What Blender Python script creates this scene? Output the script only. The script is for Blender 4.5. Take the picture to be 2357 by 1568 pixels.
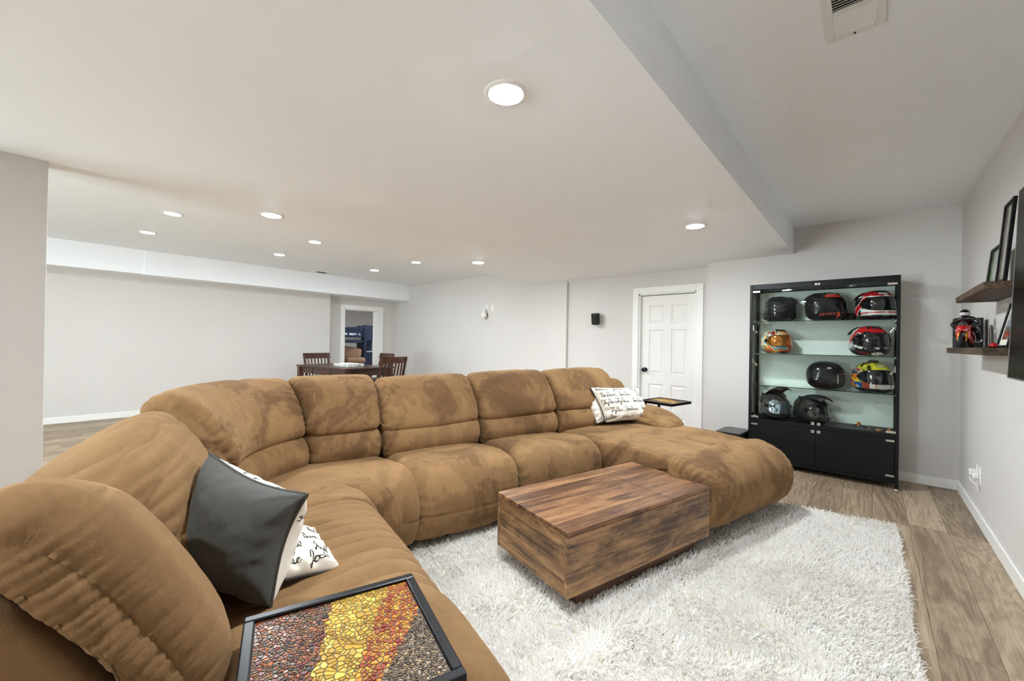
import bpy, bmesh, math, random
import numpy as np
from mathutils import Vector, Matrix

for _o in list(bpy.data.objects):
    bpy.data.objects.remove(_o, do_unlink=True)
SC = bpy.context.scene
COL = SC.collection
random.seed(7)
rng = np.random.default_rng(7)

# ------------------------------------------------------------------ camera
CAM_H = 1.20
YAW, PITCH, ROLL = 0.723791819, 0.00388848, 0.01649570
def camera():
    cy, sy = math.cos(YAW), math.sin(YAW)
    Rz = np.array([[cy, -sy, 0], [sy, cy, 0], [0, 0, 1]])
    f = np.array([0, math.cos(PITCH), math.sin(PITCH)])
    u = np.array([0, -math.sin(PITCH), math.cos(PITCH)])
    x = np.array([1.0, 0, 0])
    x2 = math.cos(ROLL) * x + math.sin(ROLL) * u
    u2 = -math.sin(ROLL) * x + math.cos(ROLL) * u
    R, U, F = Rz @ x2, Rz @ u2, Rz @ f
    cd = bpy.data.cameras.new('camera')
    cd.sensor_width = 36.0
    cd.lens = 932.63 / 2357 * 36.0
    cd.clip_start = 0.05
    co = bpy.data.objects.new('camera', cd)
    M = Matrix(((R[0], U[0], -F[0], 0.0), (R[1], U[1], -F[1], 0.0), (R[2], U[2], -F[2], CAM_H), (0, 0, 0, 1)))
    co.matrix_world = M
    COL.objects.link(co)
    SC.camera = co
camera()

# ------------------------------------------------------------------ world, exposure
W = bpy.data.worlds.new('world'); SC.world = W; W.use_nodes = True
W.node_tree.nodes['Background'].inputs[0].default_value = (0.9, 0.92, 1.0, 1)
W.node_tree.nodes['Background'].inputs[1].default_value = 0.05
SC.view_settings.view_transform = 'Standard'
SC.view_settings.look = 'None'
SC.view_settings.gamma = 1.0
SC.view_settings.use_curve_mapping = False
SC.view_settings.exposure = 2.32
LIGHT_STRENGTH = 50.0            # radiance of the LED downlight diffusers
LIGHT_COLOR = (0.885, 0.955, 1.0)
FILL_WATTS = 74.0                 # watts of the added fill light at each opening behind the camera
def fill_light(name, x0, x1, z0, z1, y, watts):  # area light added out of view to lift the room and ceiling
    ld = bpy.data.lights.new(name, 'AREA'); ld.shape = 'RECTANGLE'; ld.size = x1 - x0; ld.size_y = z1 - z0
    ld.energy = watts; ld.color = (0.88, 0.95, 1.0)
    lo = bpy.data.objects.new(name, ld); lo.location = ((x0 + x1) / 2, y, (z0 + z1) / 2); lo.rotation_euler = (math.radians(90), 0, 0)
    COL.objects.link(lo)
    return lo
WIN = [(-4.90, -2.78, .05, 2.12)]      # invented openings for the fill light, unseen wall behind the camera: x0, x1, z0, z1
for _k, _w in enumerate(WIN):
    fill_light('daylight', *_w, -4.43, FILL_WATTS)
SC.cycles.use_denoising = True
SC.cycles.use_adaptive_sampling = True
SC.cycles.adaptive_threshold = 0.075
SC.cycles.adaptive_min_samples = 12
SC.cycles.max_bounces = 8
SC.cycles.glossy_bounces = 3
SC.cycles.transmission_bounces = 4
SC.cycles.diffuse_bounces = 6
SC.cycles.transparent_max_bounces = 16
SC.cycles.sample_clamp_indirect = 6.0

# ------------------------------------------------------------------ helpers
def lin(c):
    if isinstance(c, str):
        c = c.lstrip('#'); c = [int(c[i:i+2], 16) for i in (0, 2, 4)]
    out = []
    for v in c[:3]:
        v = v / 255.0
        out.append(v / 12.92 if v <= 0.04045 else ((v + 0.055) / 1.055) ** 2.4)
    return tuple(out)
def rgba(c):
    return (*lin(c), 1.0)

def tag(o, label=None, cat=None, group=None, kind=None):
    if label: o['label'] = label
    if cat: o['category'] = cat
    if group: o['group'] = group
    if kind: o['kind'] = kind
    return o

def thing(name, label, cat, loc=(0, 0, 0), rotz=0.0, group=None):
    o = bpy.data.objects.new(name, None)
    o.empty_display_size = 0.1
    o.location = loc; o.rotation_euler = (0, 0, rotz)
    COL.objects.link(o)
    return tag(o, label, cat, group)

def pmat(p):
    if p.type == 'EMPTY' or True:
        m = Matrix.Translation(p.location) @ p.rotation_euler.to_matrix().to_4x4() @ Matrix.Diagonal((*p.scale, 1))
        if p.parent is not None:
            m = pmat(p.parent) @ p.matrix_parent_inverse @ m
        return m

def link(me, name, mat=None, parent=None, world=False):
    o = bpy.data.objects.new(name, me)
    COL.objects.link(o)
    if mat is not None:
        if isinstance(mat, (list, tuple)):
            for m in mat: me.materials.append(m)
        else:
            me.materials.append(mat)
    if parent is not None:
        o.parent = parent
        if world:
            o.matrix_parent_inverse = pmat(parent).inverted()
    return o

def add_cols(me, cols):
    a = me.color_attributes.new('Col', 'FLOAT_COLOR', 'POINT')
    c = np.ones((len(me.vertices), 4), np.float32)
    cols = np.asarray(cols, np.float32)
    c[:, :cols.shape[1]] = cols
    a.data.foreach_set('color', c.ravel())

def quads(V, Fq, smooth=True):
    """fast mesh from arrays; Fq is an (n,3) or (n,4) int array"""
    V = np.asarray(V, np.float32); Fq = np.asarray(Fq, np.int32)
    me = bpy.data.meshes.new('mesh')
    n, k = Fq.shape
    me.vertices.add(len(V)); me.vertices.foreach_set('co', V.ravel())
    me.loops.add(n * k); me.loops.foreach_set('vertex_index', Fq.ravel())
    me.polygons.add(n)
    me.polygons.foreach_set('loop_start', np.arange(0, n * k, k, dtype=np.int32))
    me.polygons.foreach_set('loop_total', np.full(n, k, np.int32))
    me.polygons.foreach_set('use_smooth', np.full(n, smooth, bool))
    me.update(calc_edges=True); me.validate()
    return me

class MB:
    """collects shapes in a bmesh"""
    def __init__(s): s.bm = bmesh.new()
    def box(s, c, size, bev=0.0, seg=1, rot=None, taper=None):
        r = bmesh.ops.create_cube(s.bm, size=1.0)
        vs = r['verts']
        for v in vs:
            v.co = Vector((v.co.x * size[0], v.co.y * size[1], v.co.z * size[2]))
            if taper and v.co.z < 0: v.co.x *= taper; v.co.y *= taper
        if bev > 0:
            es = list({e for v in vs for e in v.link_edges})
            r2 = bmesh.ops.bevel(s.bm, geom=es, offset=min(bev, min(size) * 0.45), segments=seg, affect='EDGES', profile=0.5, clamp_overlap=True)
            vs = list({v for f in r2['faces'] for v in f.verts} | {v for v in vs if v.is_valid})
        M = Matrix.Translation(c)
        if rot is not None: M = M @ (rot if isinstance(rot, Matrix) else Matrix.Rotation(rot, 4, 'Z'))
        bmesh.ops.transform(s.bm, matrix=M, verts=vs)
        return s
    def span(s, a, b, bev=0.0, seg=1):
        c = [(a[i] + b[i]) / 2 for i in range(3)]; z = [abs(b[i] - a[i]) for i in range(3)]
        return s.box(c, z, bev, seg)
    def cyl(s, p0, p1, r0, r1=None, n=20, caps=True):
        p0, p1 = Vector(p0), Vector(p1); d = p1 - p0
        r1 = r0 if r1 is None else r1
        q = d.to_track_quat('Z', 'Y').to_matrix().to_4x4()
        M = Matrix.Translation((p0 + p1) / 2) @ q
        bmesh.ops.create_cone(s.bm, cap_ends=caps, segments=n, radius1=r0, radius2=r1, depth=d.length, matrix=M)
        return s
    def sph(s, c, r, n=16, sc=(1, 1, 1), rot=None):
        M = Matrix.Translation(c)
        if rot is not None: M = M @ rot
        M = M @ Matrix.Diagonal((*[r * k for k in sc], 1))
        bmesh.ops.create_uvsphere(s.bm, u_segments=n, v_segments=max(6, n * 2 // 3), radius=1.0, matrix=M)
        return s
    def tube(s, pts, r, n=8, closed=False, caps=True):
        pts = [Vector(p) for p in pts]; m = len(pts)
        rr = r if isinstance(r, (list, tuple)) else [r] * m
        rings = []; up = None
        for i, p in enumerate(pts):
            a = pts[(i - 1) % m] if (closed or i > 0) else p
            b = pts[(i + 1) % m] if (closed or i < m - 1) else p
            t = (b - a).normalized()
            if up is None:
                up = Vector((0, 0, 1)) if abs(t.z) < 0.9 else Vector((1, 0, 0))
            x = t.cross(up).normalized(); y = x.cross(t).normalized(); up = y
            rings.append([s.bm.verts.new(p + rr[i] * (math.cos(2 * math.pi * k / n) * x + math.sin(2 * math.pi * k / n) * y)) for k in range(n)])
        for i in range(m if closed else m - 1):
            A, B = rings[i], rings[(i + 1) % m]
            for k in range(n):
                s.bm.faces.new((A[k], A[(k + 1) % n], B[(k + 1) % n], B[k]))
        if caps and not closed:
            s.bm.faces.new(rings[0][::-1]); s.bm.faces.new(rings[-1])
        return s
    def torus(s, c, R, r, M=None, n=28, k=10, sc=1.0):
        M = M or Matrix.Identity(4)
        pts = [Matrix.Translation(c) @ M @ Vector((R * math.cos(t), R * math.sin(t), 0)) for t in np.linspace(0, 2 * math.pi, n, endpoint=False)]
        return s.tube(pts, r, k, closed=True)
    def prism(s, poly, z0, z1, M=None):
        A = [s.bm.verts.new((x, y, z0)) for x, y in poly]; B = [s.bm.verts.new((x, y, z1)) for x, y in poly]
        n = len(poly)
        s.bm.faces.new(A[::-1]); s.bm.faces.new(B)
        for i in range(n): s.bm.faces.new((A[i], A[(i + 1) % n], B[(i + 1) % n], B[i]))
        if M is not None: bmesh.ops.transform(s.bm, matrix=M, verts=A + B)
        return s
    def lathe(s, prof, n=24, M=None):
        rows = []
        for r, z in prof:
            rows.append([s.bm.verts.new((r * math.cos(2 * math.pi * k / n), r * math.sin(2 * math.pi * k / n), z)) for k in range(n)])
        for A, B in zip(rows, rows[1:]):
            for k in range(n): s.bm.faces.new((A[k], A[(k + 1) % n], B[(k + 1) % n], B[k]))
        s.bm.faces.new(rows[0][::-1]); s.bm.faces.new(rows[-1])
        if M is not None: bmesh.ops.transform(s.bm, matrix=M, verts=[v for r in rows for v in r])
        return s
    def build(s, name, mat, parent=None, world=False, smooth=False):
        bmesh.ops.recalc_face_normals(s.bm, faces=s.bm.faces[:])
        me = bpy.data.meshes.new(name)
        s.bm.to_mesh(me); s.bm.free()
        if smooth:
            me.polygons.foreach_set('use_smooth', np.full(len(me.polygons), True))
            me.set_sharp_from_angle(angle=math.radians(38))
        return link(me, name, mat, parent, world)

def copy_tree(o, parent=None):
    c = o.copy(); COL.objects.link(c); c.parent = parent
    for ch in list(o.children): copy_tree(ch, c)
    return c

# value noise
def _hash(ix, iy, seed):
    h = (ix.astype(np.int64) * 374761393 + iy.astype(np.int64) * 668265263 + seed * 974711) & 0x7fffffff
    h = ((h ^ (h >> 13)) * 1274126177) & 0x7fffffff
    return ((h ^ (h >> 16)) & 0xffff) / 65535.0
def vnoise(x, y, seed=0):
    ix, iy = np.floor(x), np.floor(y); fx, fy = x - ix, y - iy
    fx = fx * fx * fx * (fx * (fx * 6 - 15) + 10); fy = fy * fy * fy * (fy * (fy * 6 - 15) + 10)
    a = _hash(ix, iy, seed); b = _hash(ix + 1, iy, seed); c = _hash(ix, iy + 1, seed); d = _hash(ix + 1, iy + 1, seed)
    return (a * (1 - fx) + b * fx) * (1 - fy) + (c * (1 - fx) + d * fx) * fy * 1.0
def fbm(x, y, seed=0, o=3):
    s = 0; a = 1; t = 0
    for i in range(o):
        s = s + a * (vnoise(x * 2 ** i, y * 2 ** i, seed + i * 17) - 0.5); t += a; a *= 0.5
    return s / t * 2

# ------------------------------------------------------------------ materials
class NT:
    def __init__(s, name):
        s.m = bpy.data.materials.new(name); s.m.use_nodes = True
        s.t = s.m.node_tree; s.b = s.t.nodes['Principled BSDF']
    def n(s, typ, ins=None, **kw):
        x = s.t.nodes.new(typ)
        for k, v in kw.items(): setattr(x, k, v)
        if ins:
            for k, v in ins.items(): s.set(x, k, v)
        return x
    def set(s, node, k, v):
        i = node.inputs[k]
        if isinstance(v, bpy.types.NodeSocket): s.t.links.new(v, i)
        else:
            if isinstance(v, (tuple, list)) and len(v) == 3 and i.type == 'RGBA': v = (*v, 1)
            i.default_value = v
    def math(s, op, a, b=0.0, c=0.0):
        x = s.n('ShaderNodeMath', operation=op); s.set(x, 0, a); s.set(x, 1, b); s.set(x, 2, c); return x.outputs[0]
    def mix(s, f, a, b, mode='MIX'):
        x = s.n('ShaderNodeMix', data_type='RGBA', blend_type=mode)
        s.set(x, 0, f); s.set(x, 6, a); s.set(x, 7, b); return x.outputs[2]
    def ramp(s, f, stops, interp='LINEAR'):
        x = s.n('ShaderNodeValToRGB'); e = x.color_ramp.elements; x.color_ramp.interpolation = interp
        while len(e) < len(stops): e.new(0.5)
        for i, (p, c) in enumerate(stops):
            e[i].position = p; e[i].color = (*c, 1) if len(c) == 3 else c
        s.set(x, 0, f); return x.outputs[0]
    def coord(s, which='Object', scale=(1, 1, 1), rot=(0, 0, 0), loc=(0, 0, 0)):
        c = s.n('ShaderNodeTexCoord'); m = s.n('ShaderNodeMapping')
        s.set(m, 'Vector', c.outputs[which]); s.set(m, 'Scale', scale); s.set(m, 'Rotation', rot); s.set(m, 'Location', loc)
        return m.outputs[0]
    def noise(s, vec, scale, detail=3, rough=0.5, dist=0.0):
        x = s.n('ShaderNodeTexNoise', {'Vector': vec, 'Scale': scale, 'Detail': detail, 'Roughness': rough, 'Distortion': dist}); return x.outputs[0]
    def bump(s, h, strength=0.3, dist=0.01):
        x = s.n('ShaderNodeBump', {'Height': h, 'Strength': strength, 'Distance': dist}); s.set(s.b, 'Normal', x.outputs[0])
    def out(s, **kw):
        for k, v in kw.items(): s.set(s.b, k.replace('_', ' '), v)
        return s.m

def simple(name, col, rough=0.5, metal=0.0, coat=0.0, spec=0.5, emit=None, es=0.0, sheen=0.0):
    t = NT(name)
    t.set(t.b, 'Base Color', (*lin(col), 1) if isinstance(col, str) else (*col, 1))
    t.set(t.b, 'Roughness', rough); t.set(t.b, 'Metallic', metal); t.set(t.b, 'Coat Weight', coat); t.set(t.b, 'Specular IOR Level', spec)
    if sheen: t.set(t.b, 'Sheen Weight', sheen)
    if emit is not None:
        t.set(t.b, 'Emission Color', (*emit, 1)); t.set(t.b, 'Emission Strength', es)
    return t.m

def paint(name, col, amount=0.025, bump=0.04):
    t = NT(name); v = t.coord()
    n = t.noise(v, 1.3, 3); f = t.noise(v, 180.0, 2)
    c = lin(col)
    t.set(t.b, 'Base Color', t.mix(n, tuple(x * (1 - amount) for x in c), tuple(min(1, x * (1 + amount)) for x in c)))
    t.set(t.b, 'Roughness', 0.62); t.set(t.b, 'Specular IOR Level', 0.3)
    t.bump(f, bump, 0.002)
    return t.m

M = {}
M['wall'] = paint('wall_paint', '#d2cecb')
M['ceil'] = paint('ceiling_paint', '#f1f3f6')
M['trim'] = simple('trim_white', '#ecebe8', 0.38)
M['door'] = simple('door_white', '#e9e7e4', 0.42)
M['black'] = simple('black_satin', '#0f0f10', 0.42, spec=.22)
M['blackpanel'] = simple('black_panel', '#101011', 0.5, spec=.2)
M['blackmetal'] = simple('black_metal', '#17171a', 0.35, 0.6)
M['matteblack'] = simple('matte_black', '#1a1a1b', 0.75)
M['nickel'] = simple('brushed_nickel', '#cbc6c0', 0.3, 0.9)
M['chrome'] = simple('chrome', '#e2e2e2', 0.12, 1.0)
M['whiteplastic'] = simple('white_plastic', '#e6e4e0', 0.45)
M['diff'] = simple('led_diffuser', '#ffffff', 0.5, emit=LIGHT_COLOR, es=LIGHT_STRENGTH)
M['diff_near'] = simple('led_diffuser_bright', '#ffffff', 0.5, emit=LIGHT_COLOR, es=LIGHT_STRENGTH * 4.0)
M['lens'] = simple('puck_light_lens', '#ffffff', 0.3)

def suede(name='brown_suede', smudge=1.0):
    t = NT(name); v = t.coord()
    patch = t.noise(v, 2.7, 5, 0.55, 1.0)
    brush = t.noise(t.coord(scale=(1, 1, .45)), 16.0, 3, 0.6, 1.2)
    s = t.math('ADD', t.math('MULTIPLY', patch, 0.80), t.math('MULTIPLY', brush, 0.20))
    f = t.ramp(s, [(0.38, (0, 0, 0)), (0.470, (0.30, 0.30, 0.30)), (0.478, (0.60, 0.60, 0.60)), (0.552, (0.70, 0.70, 0.70)), (0.560, (0.95, 0.95, 0.95)), (0.66, (1, 1, 1))])
    big = t.noise(v, 1.6, 2)
    if smudge < 1: f = t.math('ADD', t.math('MULTIPLY', f, smudge), .56 * (1 - smudge))
    c1 = t.mix(f, lin('#5b422e'), lin('#987752'))
    c2 = t.mix(t.math('MULTIPLY', big, 0.5), c1, lin('#836748'))
    fine = t.noise(v, 420.0, 2)
    c3 = t.mix(t.math('MULTIPLY', fine, 0.22), c2, lin('#5e3f22'))
    t.set(t.b, 'Base Color', c3)
    t.set(t.b, 'Roughness', 0.92); t.set(t.b, 'Specular IOR Level', 0.12)
    t.set(t.b, 'Sheen Weight', 0.28); t.set(t.b, 'Sheen Roughness', 0.45); t.set(t.b, 'Sheen Tint', (*lin('#e0bd90'), 1))
    wr = t.noise(t.coord(scale=(1, 1, 1)), 22.0, 4, 0.6, 0.8)
    h = t.math('ADD', t.math('MULTIPLY', wr, 0.8), t.math('MULTIPLY', fine, 0.12))
    t.bump(h, 0.35, 0.012)
    return t.m
M['suede'] = suede()
M['suede_even'] = suede('brown_suede_even', .28)
M['suede_stitch'] = simple('stitch_thread', '#6a4a2b', 0.8)

def fabric(name, col, col2, scale=900, rough=0.9, bump=0.25):
    t = NT(name); v = t.coord()
    a = t.n('ShaderNodeTexWave', {'Vector': v, 'Scale': scale / 6.0, 'Distortion': 1.5, 'Detail': 1.0}, wave_type='BANDS', bands_direction='Z')
    b = t.noise(v, scale * 0.35, 2)
    f = t.math('ADD', t.math('MULTIPLY', a.outputs[1], 0.15), t.math('MULTIPLY', b, 0.85))
    t.set(t.b, 'Base Color', t.mix(f, lin(col), lin(col2))); t.set(t.b, 'Roughness', rough); t.set(t.b, 'Sheen Weight', 0.15)
    t.bump(f, bump, 0.002)
    return t.m
M['charcoal'] = fabric('charcoal_linen', '#232320', '#474640')
M['cream'] = fabric('cream_cotton', '#d9d2c4', '#ece6da', 700, bump=0.1)
M['piping'] = simple('dark_piping', '#43403c', 0.8)
M['ink'] = simple('black_ink', '#2a241f', 0.9)

def wood(name, cols, axis=1, ring=14.0, stretch=0.09, rough=0.45, attr=False, strips=None, knots=0.5, saw=0.0, bump=0.15, ringw=0.2, tonew=0.34, mottle=0.0):
    """long grain along `axis`; cols = dark, mid, light"""
    t = NT(name)
    sc = [1.0, 1.0, 1.0]; sc[axis] = stretch
    if attr:
        at = t.n('ShaderNodeAttribute', attribute_name='Col')
        sep = t.n('ShaderNodeSeparateColor', {'Color': at.outputs[0]})
        off = t.n('ShaderNodeCombineXYZ', {'X': t.math('MULTIPLY', sep.outputs[0], 37.0), 'Y': t.math('MULTIPLY', sep.outputs[1], 53.0), 'Z': 0.0})
        tc = t.n('ShaderNodeTexCoord')
        ad = t.n('ShaderNodeVectorMath', {0: tc.outputs['Object'], 1: off.outputs[0]}, operation='ADD')
        mp = t.n('ShaderNodeMapping', {'Vector': ad.outputs[0], 'Scale': sc}); v = mp.outputs[0]
        tone = sep.outputs[2]
    else:
        v = t.coord(scale=sc); tone = None
    vs = v
    if strips is not None:
        # several printed boards side by side: (axis across, board width, board length)
        ax, wd, ln = strips
        tc = t.n('ShaderNodeTexCoord'); sx = t.n('ShaderNodeSeparateXYZ', {0: tc.outputs['Object']})
        iv = t.math('FLOOR', t.math('DIVIDE', sx.outputs[ax], wd))
        sh = t.math('MULTIPLY', t.math('FRACT', t.math('MULTIPLY', iv, 0.381)), ln)
        il = t.math('FLOOR', t.math('DIVIDE', t.math('ADD', sx.outputs[axis], t.math('ADD', sh, 0.7)), ln))
        cid = t.n('ShaderNodeCombineXYZ', {'X': iv, 'Y': il, 'Z': 0.0})
        wn = t.n('ShaderNodeTexWhiteNoise', {'Vector': cid.outputs[0]}, noise_dimensions='3D')
        tone = wn.outputs[0]
        off = t.n('ShaderNodeVectorMath', {0: wn.outputs[1], 'Scale': 20.0}, operation='SCALE')
        ad = t.n('ShaderNodeVectorMath', {0: v, 1: off.outputs[0]}, operation='ADD'); vs = ad.outputs[0]
    warp = t.noise(vs, 2.2, 2, 0.5, 0.4)
    big = t.noise(vs, 3.2, 4, 0.55, 1.1)
    gsc = [1.0, 1.0, 1.0]; gsc[axis] = 0.28
    gm = t.n('ShaderNodeMapping', {'Vector': vs, 'Scale': gsc})
    gr = t.n('ShaderNodeTexNoise', {'Vector': gm.outputs[0], 'Scale': ring * 7, 'Detail': 5, 'Roughness': 0.7, 'Distortion': 0.3}).outputs[0]
    rings = t.math('FRACT', t.math('MULTIPLY', big, ring))
    rings = t.math('ABSOLUTE', t.math('SUBTRACT', t.math('MULTIPLY', rings, 2.0), 1.0))
    s = t.math('ADD', t.math('MULTIPLY', rings, ringw), t.math('ADD', t.math('MULTIPLY', gr, 0.75 - ringw), t.math('MULTIPLY', big, 0.35)))
    if tone is not None:
        s = t.math('ADD', s, t.math('MULTIPLY', t.math('SUBTRACT', tone, 0.5), tonew))
    if mottle:
        msc = [1.0, 1.0, 1.0]; msc[axis] = 3.2
        mm = t.n('ShaderNodeMapping', {'Vector': vs, 'Scale': msc})
        mo = t.noise(mm.outputs[0], 13.0, 6, .72, .5)
        s = t.math('ADD', s, t.math('MULTIPLY', t.math('SUBTRACT', mo, .5), mottle))
    d, m, l = [lin(c) for c in cols]
    c = t.ramp(s, [(0.36, d), (0.52, m), (0.70, l)])
    if knots > 0:
        vo = t.n('ShaderNodeTexVoronoi', {'Vector': vs, 'Scale': 2.3, 'Randomness': 1.0}, feature='F1')
        k = t.ramp(vo.outputs[0], [(0.0, (1, 1, 1)), (0.06, (0.75, 0.75, 0.75)), (0.16, (0, 0, 0))])
        c = t.mix(t.math('MULTIPLY', k, knots), c, tuple(x * 0.35 for x in d))
        cr = t.noise(vs, 9.0, 2, 0.4, 2.0)
        ck = t.ramp(cr, [(0.493, (0, 0, 0)), (0.5, (1, 1, 1)), (0.507, (0, 0, 0))])
        msk = t.ramp(t.noise(vs, 1.9, 1), [(0.56, (0, 0, 0)), (0.66, (1, 1, 1))])
        c = t.mix(t.math('MULTIPLY', t.math('MULTIPLY', ck, msk), knots), c, tuple(x * 0.25 for x in d))
    if saw > 0:
        sv = [6.0, 6.0, 6.0]; sv[axis] = 260.0
        sw = t.noise(t.coord(scale=sv), 1.0, 2, 0.6)
        pm = t.ramp(t.noise(v, 5.0, 3, 0.5, 0.8), [(0.5, (0, 0, 0)), (0.62, (1, 1, 1))])
        c = t.mix(t.math('MULTIPLY', t.math('MULTIPLY', t.ramp(sw, [(0.48, (0, 0, 0)), (0.6, (1, 1, 1))]), pm), saw), c, l)
    t.set(t.b, 'Base Color', c); t.set(t.b, 'Roughness', rough); t.set(t.b, 'Specular IOR Level', 0.4)
    t.bump(t.math('ADD', gr, t.math('MULTIPLY', rings, 0.3)), bump, 0.003)
    return t.m
M['plank'] = wood('oak_floor', ('#776553', '#95826c', '#b3a089'), 1, 12.0, 0.15, 0.45, attr=True, knots=0.75, ringw=.16, tonew=.20)
M['rustic_y'] = wood('rustic_laminate', ('#341f14', '#64422a', '#9c724c'), 1, 5.0, 0.10, 0.42, strips=(0, 0.094, 9.0), knots=0.35, saw=0.0, ringw=.10, tonew=.26, mottle=.55)
M['rustic_side'] = wood('rustic_laminate_side', ('#3f2f26', '#77593d', '#b08860'), 1, 5.0, 0.13, 0.45, strips=(2, 0.096, 9.0), knots=0.4, saw=0.13, ringw=.10, tonew=.16, mottle=.75)
M['rustic_end'] = wood('rustic_laminate_end', ('#46321f', '#80603f', '#b78f62'), 0, 5.0, 0.13, 0.45, strips=(2, 0.096, 9.0), knots=0.4, saw=0.13, ringw=.10, tonew=.16, mottle=.75)
M['espresso'] = wood('espresso_wood', ('#23130d', '#3a2118', '#56352a'), 1, 6.0, 0.1, 0.3, knots=0.0, bump=0.05)
M['espresso_z'] = wood('espresso_wood_upright', ('#23130d', '#3a2118', '#56352a'), 2, 6.0, 0.1, 0.3, knots=0.0, bump=0.05)
M['shelfwood'] = wood('walnut_shelf', ('#2a1f16', '#4a3929', '#6e5942'), 1, 14.0, 0.10, 0.55, knots=0.6, ringw=.16)
M['navy'] = simple('navy_paint', '#1e2c49', 0.45)

def glass(name, tint=(0.95, 0.98, 0.965), refl=0.5, rough=0.0):
    """thin sheet glass: fresnel mirror over a tinted clear layer"""
    t = NT(name); t.t.nodes.remove(t.b)
    tr = t.n('ShaderNodeBsdfTransparent', {'Color': (*tint, 1)})
    gl = t.n('ShaderNodeBsdfGlossy', {'Color': (1, 1, 1, 1), 'Roughness': rough})
    fr = t.n('ShaderNodeFresnel', {'IOR': 1.18 + refl * 0.16})
    mx = t.n('ShaderNodeMixShader', {0: fr.outputs[0], 1: tr.outputs[0], 2: gl.outputs[0]})
    o = [x for x in t.t.nodes if x.type == 'OUTPUT_MATERIAL'][0]
    t.t.links.new(mx.outputs[0], o.inputs[0])
    return t.m
M['glass'] = glass('clear_glass')
M['glass_shelf'] = glass('shelf_glass', (0.90, 0.96, 0.935))
M['glass_edge'] = simple('glass_edge', '#1d2f2a', 0.15)

def colmat(name, rough=0.2, coat=0.6, metal=0.0):
    t = NT(name); at = t.n('ShaderNodeAttribute', attribute_name='Col')
    t.set(t.b, 'Base Color', at.outputs[0]); t.set(t.b, 'Roughness', rough); t.set(t.b, 'Coat Weight', coat); t.set(t.b, 'Metallic', metal); t.set(t.b, 'Specular IOR Level', .3)
    t.set(t.b, 'Coat Roughness', 0.03)
    return t.m
M['paintcol'] = colmat('helmet_paint', .18, .25)
M['printcol'] = colmat('printed_colour', 0.5, 0.0)
# ------------------------------------------------------------------ room shell
LOW, HIGH = 2.173, 2.438
XR, YC, YD, YF = 0.577, 5.111, 5.386, 5.33
XL, XL2 = -8.19, -8.36
YB = -4.3
def struct(o): o['kind'] = 'structure'; return o

struct(MB().span((XR, YB, 0), (XR + .12, YC + .12, 2.6)).build('wall_right', M['wall']))
struct(MB().span((-1.449, YC, 0), (XR, YC + .40, 2.6)).build('wall_back_alcove', M['wall']))
DX0, DX1, DZ = -2.413, -1.652, 1.893
struct(MB().span((-3.577, YD, 0), (DX0, YD + .12, 2.6)).span((DX1, YD, 0), (-1.449, YD + .12, 2.6)).span((DX0, YD, DZ), (DX1, YD + .12, 2.6)).build('wall_back', M['wall']))
struct(MB().span((-8.6, YF, 0), (-3.577, YF + .17, 2.6)).build('wall_far', M['wall']))
LY0, LY1, LZ = 4.082, 4.825, 1.85
w = MB().span((XL - .13, YB, 0), (XL, 3.70, 2.6))
w.span((XL2 - .12, 3.70, 0), (XL2, LY0, 2.6)).span((XL2 - .12, LY1, 0), (XL2, YF, 2.6)).span((XL2 - .12, LY0, LZ), (XL2, LY1, 2.6))
struct(w.build('wall_left', M['wall']))
struct(MB().span((-3.60, -.75, 0), (-3.475, -.033, 2.173)).build('wall_pillar', M['wall']))
m = MB(); xs_ = -8.6
for x0, x1, z0, z1 in sorted(WIN):
    m.span((xs_, YB - .12, 0), (x0, YB, 2.6)).span((x0, YB - .12, 0), (x1, YB, z0)).span((x0, YB - .12, z1), (x1, YB, 2.6)); xs_ = x1
m.span((xs_, YB - .12, 0), (XR + .12, YB, 2.6))
struct(m.build('wall_near', M['wall']))
for k, (x0, x1, z0, z1) in enumerate(WIN):
    wn = tag(bpy.data.objects.new('window_%d' % (k + 1), None), kind='structure'); wn.location = ((x0 + x1) / 2, YB - .06, z0); COL.objects.link(wn)  # made-up glazed opening, added so the fill light can enter
    f = MB(); w2 = (x1 - x0) / 2; hh = z1 - z0
    f.span((-w2, -.03, 0), (-w2 + .06, .03, hh)).span((w2 - .06, -.03, 0), (w2, .03, hh)).span((-.04, -.03, 0), (.04, .03, hh)).span((-w2, -.03, 0), (w2, .03, .08)).span((-w2, -.03, hh - .06), (w2, .03, hh))
    f.build('window_frame', M['trim'], wn)
    for sx in (-1, 1): MB().span((sx * .04, -.004, .08), (sx * (w2 - .06), .004, hh - .06)).build('pane', M['glass'], wn)

c = MB().prism([(-.606, YB), (-.606, YD), (-4.09, YD), (-4.10, 4.19), (-3.985, 1.10), (-3.945, .51), (-3.70, -.05), (-3.60, -.08), (-3.60, YB)], LOW, 2.6)
struct(c.build('ceiling', M['ceil']))
struct(MB().span((-.606, YB, HIGH), (XR + .12, YC + .12, HIGH + .12)).build('ceiling_raised', M['ceil']))
struct(MB().span((-8.6, YB, HIGH), (-3.4, YF + .17, HIGH + .1)).build('ceiling_far', M['ceil']))
struct(MB().span((-8.4, YB, 2.095), (-7.865, .86, HIGH)).span((-8.4, .86, 2.09), (-7.85, YF, HIGH)).build('ceiling_soffit', M['ceil']))

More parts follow.
